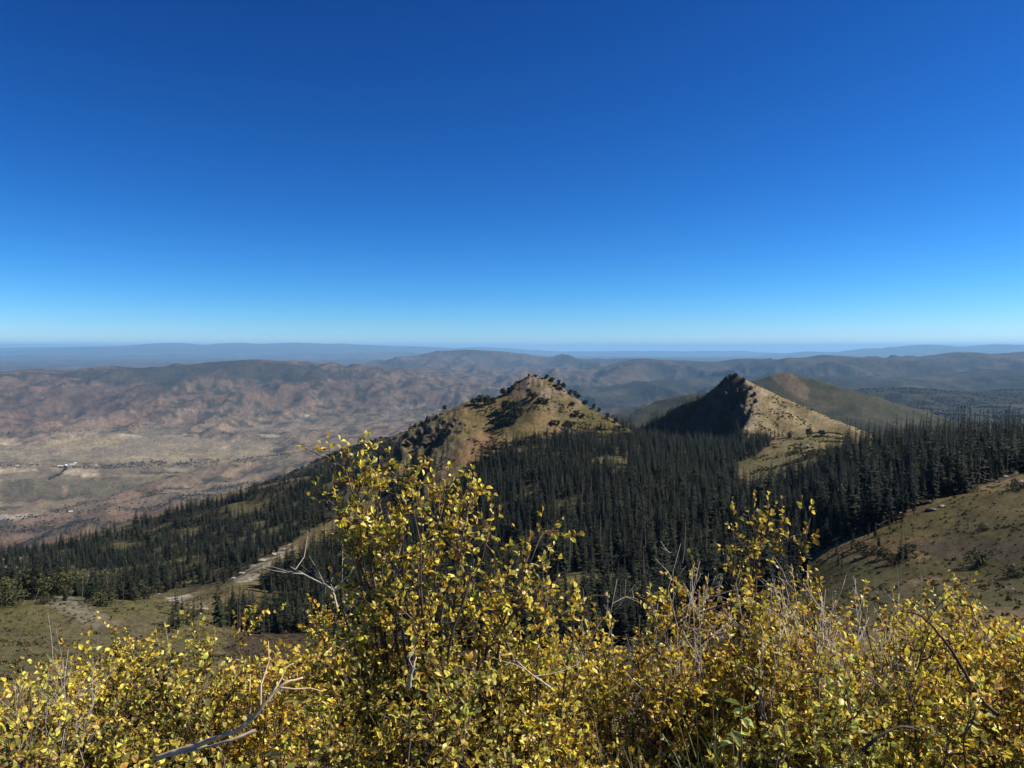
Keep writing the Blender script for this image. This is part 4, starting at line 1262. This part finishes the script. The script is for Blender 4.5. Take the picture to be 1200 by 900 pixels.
def shrub(seed, x, y, rx, ry, h, label, pal='yellow', stems=13, subs=9, twigs=5, leaf=.0215, spikes=(), group=None, low=.12, spk=(.85, .6, 4), tmul=1.0, leafmul=1.0, cat='shrub', lpt=5):
    r = np.random.default_rng(seed)
    z = hz(x, y)
    root = bpy.data.objects.new('autumn_shrub', None); COL.objects.link(root)
    root.location = (x, y, z - .02); root.empty_display_size = .1
    tag(root, label, cat, group)
    LP = []; LD = []; w = None

    def twig(w, o, d, L):
        e = o + d * L
        P = curve(o, e, r.normal(0, .12 * L, 3), 4, r, L * .03)
        w.tube(P, [.0017 * tmul, .0014 * tmul, .0011 * tmul, .0007 * tmul], 3)
        m = max(2, int(L / .017 * leafmul))
        for t in r.uniform(.12, 1.0, m):
            f = t * 3; i = min(2, int(f)); p = P[i] + (P[i + 1] - P[i]) * (f - i)
            dd = P[i + 1] - P[i]; dd = dd / (np.linalg.norm(dd) + 1e-9)
            LP.append(p); LD.append(dd * .5 + r.normal(0, .65, 3) + np.array([0, 0, -.05]))
        LP.append(e); LD.append(d + r.normal(0, .3, 3))

    def sub(w, o, d, L, nt):
        P = curve(o, o + d * L, r.normal(0, .14 * L, 3) + np.array([0, 0, -.03 * L]), 6, r, L * .02)
        w.tube(P, np.linspace(.0032, .0012, 6) * tmul, 4)
        for q in range(nt):
            t = r.uniform(.2, 1) * 5; i = min(4, int(t)); p = P[i] + (P[i + 1] - P[i]) * (t - i)
            dd = (P[i + 1] - P[i]); dd /= np.linalg.norm(dd) + 1e-9
            v = dd * .6 + r.normal(0, .55, 3) + np.array([0, 0, .2]); v /= np.linalg.norm(v)
            twig(w, p, v, r.uniform(.045, .13))
        for t in r.uniform(.8, 5, int(L / .028 * leafmul)):
            i = min(4, int(t)); p = P[i] + (P[i + 1] - P[i]) * (t - i)
            LP.append(p); LD.append(d * .4 + r.normal(0, .7, 3))
    tips = []
    for s in range(stems):
        ph = r.uniform(0, 6.283); rho = math.sqrt(r.uniform(.02, 1))
        tx, ty = rx * rho * math.cos(ph), ry * rho * math.sin(ph)
        tz = h * (math.sqrt(max(.05, 1 - .8 * rho ** 2)) * r.uniform(.72, 1.02))
        tips.append((tx, ty, tz, 1.0))
    for sx, sy, sz in spikes:
        tips.append((sx, sy, sz, .8))
    for tx, ty, tz, th in tips:
        w = MB()
        b0 = np.array([tx * r.uniform(.1, .45), ty * r.uniform(.1, .45), 0.0]) + r.normal(0, .02, 3) * (1, 1, 0)
        P = curve(b0, (tx, ty, tz), np.array([-tx * .18, -ty * .18, tz * .14]) + r.normal(0, .03, 3), 9, r, .008)
        w.tube(P, np.linspace(.0075 * (.5 + h * .5), .0018, 9) * tmul, 5)
        for q in range(subs if th == 1 else int(subs * spk[0])):
            t = (low + (1 - low) * r.uniform(0, 1) ** .75) * 8; i = min(7, int(t)); p = P[i] + (P[i + 1] - P[i]) * (t - i)
            dd = P[i + 1] - P[i]; dd /= np.linalg.norm(dd) + 1e-9
            v = dd * .55 + r.normal(0, .6, 3) + np.array([tx * .35, ty * .35, .18]); v /= np.linalg.norm(v)
            L = r.uniform(.10, .26) * (.6 + .5 * h) * (1.15 - .5 * t / 8) * (1 if th == 1 else spk[1])
            sub(w, p, v, L, twigs if th == 1 else spk[2])
        twig(w, P[-1], np.array([tx * .3, ty * .3, 1.0]) / np.linalg.norm([tx * .3, ty * .3, 1.0]), r.uniform(.05, .1))
        link('stem', w.mesh('stem', [M_TWIG], True), root)
    LPa = np.array(LP); LDa = np.array(LD)
    sz = leaf * r.uniform(.6, 1.25, len(LPa))
    link('foliage', leaves_mesh('foliage', LPa, LDa, sz, LEAFPAL[pal], r, M_LEAF), root)
    return root


def shrub_px(seed, pxc, D, wpx, topy, depth, label, **kw):
    """a shrub whose middle stands at depth D, as wide and as high as in the photograph"""
    q = at(pxc, topy, D)
    z = hz(q[0], D)
    return shrub(seed, q[0], D, wpx * D / F * .5, depth, max(.25, q[2] - z), label, **kw)


# the tall shrub: long shoots rise on its left
def sp_(px, py, D, x0):
    q = at(px, py, D); return q


q0 = at(505, 600, 2.55)
zb0 = hz(q0[0], 2.55)
SPK = []
for px, py, dd in ((388, 545, 2.5), (400, 534, 2.55), (412, 560, 2.5), (428, 545, 2.6), (445, 590, 2.5), (470, 575, 2.6), (520, 590, 2.5), (552, 582, 2.55), (575, 612, 2.5), (632, 632, 2.5), (620, 650, 2.45), (395, 600, 2.45), (382, 640, 2.5), (405, 620, 2.6), (440, 620, 2.4), (485, 600, 2.4), (535, 610, 2.6)):
    q = at(px, py, dd)
    SPK.append((q[0] - q0[0], q[1] - 2.55, q[2] - zb0 + .02))
shrub(501, q0[0], 2.55, .34, .30, q0[2] - zb0, 'tallest yellow shrub with long shoots rising against the dark basin forest', 'yellow', 16, 10, 5, .0215, SPK, low=.2)
shrub_px(502, 640, 2.5, 190, 668, .30, 'yellow shrub directly right of the tallest shrub', pal='yellow', stems=14)
shrub_px(503, 450, 2.15, 260, 800, .22, 'shaded shrub at the foot of the tallest shrub', pal='olive', stems=12, subs=8)
shrub_px(504, 565, 2.15, 210, 765, .22, 'low pale yellow shrub at the bottom of the photo, below the middle', pal='olive', stems=12, subs=8)
shrub_px(505, 735, 3.0, 220, 688, .35, 'orange tinged shrub left of the bare pale twigs in the middle', pal='gold', stems=14)
q = at(860, 665, 3.1); zq = hz(q[0], 3.1)
SP2 = []
for px, py in ((858, 606), (884, 596), (900, 590), (893, 618), (870, 628), (938, 594), (950, 600), (944, 625), (880, 650), (905, 640)):
    t = at(px, py, 3.1); SP2.append((t[0] - q[0], 0.0, t[2] - zq))
shrub(506, q[0], 3.1, .36, .35, q[2] - zq, 'golden shrub with high orange sprigs right of the middle', 'gold', 15, 9, 5, .0215, SP2, low=.25, spk=(.45, .45, 3))
shrub_px(507, 970, 3.2, 240, 688, .35, 'golden shrub under the tangle of bleached twigs', pal='gold', stems=16)
shrub_px(508, 1060, 2.7, 220, 700, .32, 'dense yellow shrub under the arching dark stem', pal='yellow', stems=16)
shrub_px(509, 1180, 2.9, 220, 686, .35, 'yellow shrub at the right edge of the photo', pal='gold', stems=15)
shrub_px(510, 1100, 2.15, 260, 790, .25, 'yellow green shrub at the bottom right corner', pal='yellow', stems=14, subs=8)
shrub_px(511, 985, 2.1, 180, 800, .22, 'low yellow green shrub behind the broad leaved plant', pal='green', stems=10, subs=7)
shrub_px(512, 315, 3.1, 150, 726, .35, 'orange yellow shrub left of the tallest shrub', pal='gold', stems=14)
shrub_px(513, 210, 2.9, 190, 758, .32, 'low olive shrub behind the pale fallen branch', pal='olive', stems=14)
shrub_px(514, 60, 2.8, 220, 756, .32, 'olive shrub under the dry grass stalks at the left edge', pal='yellow', stems=15)
shrub_px(515, 70, 2.1, 260, 830, .24, 'yellow green shrub in the bottom left corner', pal='olive', stems=13, subs=8)
shrub_px(516, 290, 2.05, 260, 825, .22, 'shrub in front of the pale fallen branch', pal='olive', stems=12, subs=8)
shrub_px(517, 380, 3.6, 150, 730, .35, 'reddish shrub behind the tallest shrub at its left', pal='gold', stems=11)
shrub_px(518, 660, 3.8, 170, 722, .35, 'brownish shrub behind the gap in the middle', pal='gold', stems=11)
shrub_px(519, 1120, 3.9, 240, 686, .4, 'back row shrub behind the arching dark stem', pal='gold', stems=14)
shrub_px(520, 120, 3.7, 250, 752, .4, 'back row shrub above the left knoll meadow', pal='yellow', stems=12)
shrub_px(521, 790, 2.75, 220, 770, .25, 'shaded low shrub behind the grass clumps', pal='olive', stems=10, subs=8)


shrub_px(522, 800, 2.65, 220, 715, .28, 'golden brown shrub directly behind the grass clumps', pal='gold', stems=14)
shrub_px(523, 905, 2.6, 220, 715, .28, 'dense golden shrub in front of the orange sprigs', pal='gold', stems=14)
shrub_px(524, 1000, 2.45, 200, 735, .25, 'dense yellow shrub left of the arching dark stem', pal='yellow', stems=14)
shrub_px(525, 1190, 2.4, 200, 740, .25, 'golden shrub in front of the right edge shrub', pal='gold', stems=14)


# bare twigs, stems and fallen wood
def bare_shrub(seed, px, py, D, n, spread, hgt, label, mat, rad=.0028, tilt=0.0):
    r = np.random.default_rng(seed)
    q = at(px, py, D); z = hz(q[0], D)
    root = bpy.data.objects.new('bare_shrub', None); COL.objects.link(root); root.location = (q[0], D, z)
    tag(root, label, 'bare shrub')
    H = q[2] - z
    for s in range(n):
        m = MB(); tw = m
        a = r.uniform(0, 6.283); rr = r.uniform(.2, 1) * spread
        e = np.array([math.cos(a) * rr + tilt, math.sin(a) * rr * .6, H * r.uniform(.72, 1.0) * (1 - .15 * rr / spread)])
        P = curve(e * (.15, .15, 0), e, r.normal(0, .06, 3) * (1, 1, .3), 8, r, .012)
        m.tube(P, np.linspace(rad * 1.25, rad * .3, 8), 4)
        for k in range(7):
            t = r.uniform(.4, .97) * 7; i = min(6, int(t)); o = P[i] + (P[i + 1] - P[i]) * (t - i)
            d = (P[i + 1] - P[i]); d /= np.linalg.norm(d)
            d = d * .7 + r.normal(0, .5, 3) + np.array([0, 0, .3]); d /= np.linalg.norm(d)
            L = r.uniform(.06, .22)
            T = curve(o, o + d * L, r.normal(0, .02, 3), 4, r, .004)
            tw.tube(T, np.linspace(rad * .5, rad * .2, 4), 3)
            for j in range(2):
                o2 = T[1 + j]; d2 = d + r.normal(0, .6, 3); d2 /= np.linalg.norm(d2)
                tw.tube([o2, o2 + d2 * L * .25, o2 + d2 * L * .45], [rad * .35, rad * .25, rad * .12], 3)
        link('stem', m.mesh('stem', [mat], True), root)


bare_shrub(601, 805, 618, 2.65, 7, .15, 1, 'tall bare grey twigs standing in front of the basin forest', M_BARE)
bare_shrub(602, 945, 640, 2.6, 20, .34, 1, 'thick tangle of bleached bare twigs below the right ridge', M_BARE, .0030)
bare_shrub(603, 735, 655, 2.6, 5, .20, 1, 'thin bare twigs in the gap right of the tallest shrub', M_BARE, .0022)
bare_shrub(604, 60, 728, 2.6, 8, .20, 1, 'bleached dry twigs at the left edge', M_BARE, .0020)
bare_shrub(605, 890, 640, 3.05, 6, .14, 1, 'bare pale stems under the orange sprigs', M_BARE, .0028)
bare_shrub(606, 430, 560, 2.62, 5, .13, 1, 'bare grey shoots beside the tall shoots of the tallest shrub', M_BARE, .0020)
bare_shrub(607, 1035, 665, 2.5, 6, .18, 1, 'bare pale twigs left of the arching dark stem', M_BARE, .0024)


def stem_thing(name, pts, rad, label, cat, mat, side=0, seed=1, n=7):
    r = np.random.default_rng(seed)
    P = np.array([at(*p) for p in pts])
    # resample smoothly
    t = np.linspace(0, len(P) - 1, len(P) * 5)
    Q = np.stack([np.interp(t, np.arange(len(P)), P[:, k]) for k in range(3)], -1)
    for _ in range(2): Q[1:-1] = (Q[:-2] + 2 * Q[1:-1] + Q[2:]) / 4
    Q[1:-1] += r.normal(0, rad * .12, (len(Q) - 2, 3))
    o = Q[0].copy()
    m = MB(); m.tube(Q - o, np.interp(t, [0, len(P) - 1], [rad, rad * .35]) * (1 + .12 * np.sin(np.arange(len(t)) * 2.1)), n)
    if not side:
        ob = link(name, m.mesh(name, [mat], True), None, o); tag(ob, label, cat); return ob
    root = bpy.data.objects.new(name, None); COL.objects.link(root); root.location = o
    tag(root, label, cat)
    tw = m
    for k in range(side):
        i = int(r.uniform(.25, .95) * (len(Q) - 1)); d = Q[min(i + 1, len(Q) - 1)] - Q[i - 1]; d /= np.linalg.norm(d)
        d = d * .8 + r.normal(0, .5, 3); d /= np.linalg.norm(d); L = r.uniform(.05, .16)
        T = curve(Q[i] - o, Q[i] - o + d * L, r.normal(0, .012, 3), 4, r, .004)
        tw.tube(T, np.linspace(rad * .4, rad * .12, 4), 4)
    link('stem', m.mesh('stem', [mat], True), root)
    return root


stem_thing('dead_branch', [(185, 888, 1.531), (215, 878, 1.514), (250, 866, 1.505), (280, 856, 1.496), (300, 838, 1.496), (318, 815, 1.505), (335, 799, 1.514), (355, 794, 1.531)], .0062, 'thick pale dead branch lying across the shrubs at bottom left', 'branch', M_BRANCH, 5, 5)
stem_thing('dead_branch', [(300, 856, 1.492), (270, 868, 1.479), (240, 876, 1.496), (200, 886, 1.522)], .004, 'thin pale twig lying under the thick dead branch', 'branch', M_BRANCH)
stem_thing('bare_branch', [(1170, 838, 2.0), (1150, 822, 2.05), (1132, 790, 2.1), (1112, 757, 2.12), (1092, 733, 2.15), (1078, 720, 2.15), (1056, 716, 2.15)], .006, 'dark stem arching over the yellow shrubs at right', 'stem', M_DARKSTEM, 4, 9)
stem_thing('bare_branch', [(395, 712, 2.3), (390, 690, 2.32), (360, 675, 2.33), (340, 664, 2.35)], .0036, 'bleached bare branch reaching left from the tallest shrub', 'branch', M_BARE, 7, 12)
stem_thing('bare_branch', [(525, 770, 2.2), (530, 740, 2.2), (545, 700, 2.22), (556, 655, 2.25)], .005, 'dark upright stem inside the tallest shrub', 'stem', M_DARKSTEM, 4, 14)
stem_thing('bare_branch', [(815, 720, 2.85), (850, 708, 2.85), (885, 696, 2.86), (905, 692, 2.88)], .0032, 'brown twig slanting across the golden shrub', 'branch', M_TWIG, 3, 15)
stem_thing('bare_branch', [(1010, 880, 1.9), (1030, 862, 1.9), (1055, 850, 1.92), (1085, 858, 1.95)], .005, 'dark root like stem low in the bottom right shrubs', 'stem', M_DARKSTEM, 3, 16)
stem_thing('bare_branch', [(480, 805, 2.0), (483, 785, 2.0), (488, 770, 2.02)], .005, 'short pale stem inside the shaded shrub foot', 'stem', M_BARE, 2, 17)
stem_thing('bare_branch', [(645, 806, 2.2), (622, 790, 2.2), (605, 774, 2.22)], .004, 'pale bare twig slanting through the shrub right of the tallest', 'branch', M_BARE, 3, 18)
for i, (px, py, tx, ty, lab) in enumerate(((10, 770, 46, 690, 'longest dry grass stalk leaning right at the left edge'), (62, 775, 56, 718, 'dry grass stalk standing between two leaning ones at left'), (200, 790, 193, 728, 'single dry stalk above the olive shrub'), (1080, 715, 1077, 658, 'bleached upright stalk above the right shrubs'), (1052, 705, 1051, 662, 'thin bleached stalk left of a taller one'), (800, 660, 803, 612, 'slender grey twig tip before the basin forest'))):
    stem_thing('dry_stalk', [(px, py, 2.6), ((px * 2 + tx) / 3 + 1, (py * 2 + ty) / 3, 2.6), ((px + 2 * tx) / 3 + 1, (py + 2 * ty) / 3, 2.6), (tx, ty, 2.6)], .0014, lab, 'stalk', M_BARE, 0, 30 + i, 5)


# grass clumps and broad leaved herbs at the bottom
def grass_clump(seed, px, py, D, n, h, label, cols):
    r = np.random.default_rng(seed)
    q = at(px, py, D); z = hz(q[0], D)
    V = []; fl = []; C = []
    k = 6
    for b in range(n):
        a = r.uniform(0, 6.28); lean = r.uniform(.1, .75); L = h * r.uniform(.55, 1.1); w = r.uniform(.002, .0045)
        o = np.array([r.normal(0, .05), r.normal(0, .04), 0])
        side = np.array([-math.sin(a), math.cos(a), 0]) * w
        c = np.array(cols[r.integers(len(cols))]) * r.uniform(.8, 1.2)
        s0 = len(V)
        for i in range(k):
            t = i / (k - 1)
            p = o + np.array([math.cos(a) * lean * L * t ** 2, math.sin(a) * lean * L * t ** 2, L * (t - .35 * lean * t ** 3)])
            f = (1 - t ** 2) + .05
            V += [p - side * f, p + side * f]; C += [c, c]
        for i in range(k - 1):
            fl.append((s0 + 2 * i, s0 + 2 * i + 1, s0 + 2 * i + 3, s0 + 2 * i + 2))
    me = mesh_np('grass_clump', V, np.array(fl).ravel(), np.full(len(fl), 4), [M_GRASS], True, None, np.array(C))
    tag(link('grass_clump', me, None, (q[0], D, z)), label, 'grass')


GR = [(.08, .13, .04), (.11, .16, .05), (.16, .18, .06), (.22, .20, .08)]
DRY = [(.36, .30, .17), (.30, .25, .14), (.20, .20, .08)]
grass_clump(701, 715, 880, 2.35, 70, .66, 'green grass clump left of the taller one at the bottom', GR)
grass_clump(702, 842, 880, 2.3, 80, .74, 'tall dark green grass clump at the bottom right of the middle', GR)
grass_clump(703, 775, 890, 2.25, 70, .60, 'dry mixed grass clump between the two green ones', DRY)
grass_clump(704, 900, 890, 2.2, 55, .62, 'grass clump below the broad leaved plant', GR)
grass_clump(705, 650, 890, 2.3, 50, .58, 'sparse grass clump under the low pale shrub', GR + DRY)
grass_clump(706, 40, 760, 2.75, 40, .55, 'dry grass tuft at the left edge below the knoll', DRY)


def herb(seed, px, py, D, n, label):
    r = np.random.default_rng(seed)
    q = at(px, py, D); z = hz(q[0], D); H = q[2] - z
    root = bpy.data.objects.new('leafy_herb', None); COL.objects.link(root); root.location = (q[0], D, z)
    tag(root, label, 'plant')
    m = MB(); LP = []; LD = []
    for s in range(n):
        e = np.array([r.normal(0, .07), r.normal(0, .05), H * r.uniform(.7, 1.05)])
        P = curve((e[0] * .2, e[1] * .2, 0), e, r.normal(0, .02, 3), 7, r, .004)
        m.tube(P, np.linspace(.003, .0012, 7), 4)
        for k in range(11):
            t = r.uniform(.3, 1) * 6; i = min(5, int(t)); p = P[i] + (P[i + 1] - P[i]) * (t - i)
            a = r.uniform(0, 6.28); LP.append(p); LD.append((math.cos(a), math.sin(a), r.uniform(-.3, .7)))
    link('stems', m.mesh('stems', [M_TWIG], True), root)
    LP = np.array(LP)
    link('leaves', leaves_mesh('leaves', LP, np.array(LD), .045 * r.uniform(.6, 1.2, len(LP)), [(.38, .42, .10), (.44, .46, .14), (.34, .36, .08), (.48, .46, .12)], r, M_LEAF, .8), root)


herb(711, 872, 828, 1.95, 7, 'broad leaved pale green plant at the bottom right of the middle')
herb(712, 440, 875, 1.8, 5, 'pale green leafy plant at the bottom under the tallest shrub')
herb(713, 345, 880, 1.75, 5, 'yellow green leafy plant below the fallen branch')

# leaf litter and dead stems under the shrubs
r = np.random.default_rng(77)
n = 9000
lx = r.uniform(-3.2, 3.6, n); ly = r.uniform(1.0, 5.0, n); lz = height(lx, ly) + r.uniform(.002, .05, n)
ld = r.normal(0, 1, (n, 3)) * (1, 1, .3)
lm = leaves_mesh('leaf_litter', np.stack([lx, ly, lz], -1), ld, .022 * r.uniform(.6, 1.2, n), [(.16, .09, .04), (.22, .14, .05), (.12, .07, .035), (.3, .2, .06)], r, M_LEAF)
tag(link('leaf_litter', lm), 'brown fallen leaves covering the ground beneath the shrubs', 'leaf litter', None, 'stuff')

# ------------------------------------------------------------------ air
HAZE = 1.8e-5
bx = 152000.0
b = MB()
zt, zb_ = ZMAX + 8.0, ZMIN - 1.0
b.add([(-bx, -bx, zb_), (bx, -bx, zb_), (bx, bx, zb_), (-bx, bx, zb_), (-bx, -bx, zt), (bx, -bx, zt), (bx, bx, zt), (-bx, bx, zt)],
      [(0, 3, 2, 1), (4, 5, 6, 7), (0, 1, 5, 4), (1, 2, 6, 5), (2, 3, 7, 6), (3, 0, 4, 7)])
mh, nt, out = new_mat('haze_air')
pv = nd(nt, 'ShaderNodeVolumePrincipled')
pv.inputs['Color'].default_value = (.33, .66, 1.0, 1); pv.inputs['Density'].default_value = HAZE; pv.inputs['Anisotropy'].default_value = .1
nt.links.new(pv.outputs[0], out.inputs['Volume'])
tag(link('haze', b.mesh('haze', [mh])), 'thin blue haze filling the air over the valley', 'haze', None, 'stuff')

# ------------------------------------------------------------------ sky, sun, camera
w = bpy.data.worlds.new('World'); SC.world = w; w.use_nodes = True
nt = w.node_tree
bg = nt.nodes['Background']
sk = nt.nodes.new('ShaderNodeTexSky'); sk.sky_type = 'NISHITA'; sk.sun_disc = False
sk.sun_elevation = R_(SUN_EL); sk.sun_rotation = R_(SUN_AZ)
sk.altitude = 2700; sk.air_density = 1.0; sk.dust_density = 0.0; sk.ozone_density = 6.0
sep = nt.nodes.new('ShaderNodeSeparateColor'); com = nt.nodes.new('ShaderNodeCombineColor')
nt.links.new(sk.outputs[0], sep.inputs[0])
ST = .08
for i, (g, k) in enumerate(((2.35, 3.5), (1.61, 2.12), (1.37, 2.09))):    # deep polarised high-altitude blue
    m1 = nd(nt, 'ShaderNodeMath', operation='MULTIPLY', ins={1: ST}); m2 = nd(nt, 'ShaderNodeMath', operation='POWER', ins={1: g}); m3 = nd(nt, 'ShaderNodeMath', operation='MULTIPLY', ins={1: k / ST})
    nt.links.new(sep.outputs[i], m1.inputs[0]); nt.links.new(m1.outputs[0], m2.inputs[0]); nt.links.new(m2.outputs[0], m3.inputs[0]); nt.links.new(m3.outputs[0], com.inputs[i])
nt.links.new(com.outputs[0], bg.inputs[0]); bg.inputs[1].default_value = ST / 1.58

ld_ = bpy.data.lights.new('sun', 'SUN'); ld_.energy = 5.0; ld_.angle = R_(.53); ld_.color = (1, .93, .82)
so = bpy.data.objects.new('sun', ld_); COL.objects.link(so)
so.rotation_euler = (R_(90 - SUN_EL), 0, R_(180 - SUN_AZ))
cam = bpy.data.cameras.new('camera'); co = bpy.data.objects.new('camera', cam); COL.objects.link(co)
co.location = (0, 0, CZ); co.rotation_euler = (R_(90) - PITCH, 0, 0)
cam.sensor_width = 36; cam.lens = F / 1200 * 36; cam.clip_start = .05; cam.clip_end = 300000
SC.camera = co
vs = SC.view_settings
vs.view_transform = 'Standard'; vs.look = 'None'; vs.exposure = 0.66; vs.gamma = 1; vs.use_curve_mapping = False
cy = SC.cycles
cy.max_bounces = 6; cy.diffuse_bounces = 1; cy.glossy_bounces = 2; cy.transmission_bounces = 4; cy.volume_bounces = 1; cy.transparent_max_bounces = 8
cy.use_denoising = True; cy.denoiser = 'OPENIMAGEDENOISE'; cy.denoising_input_passes = 'RGB_ALBEDO_NORMAL'; cy.denoising_prefilter = 'ACCURATE'
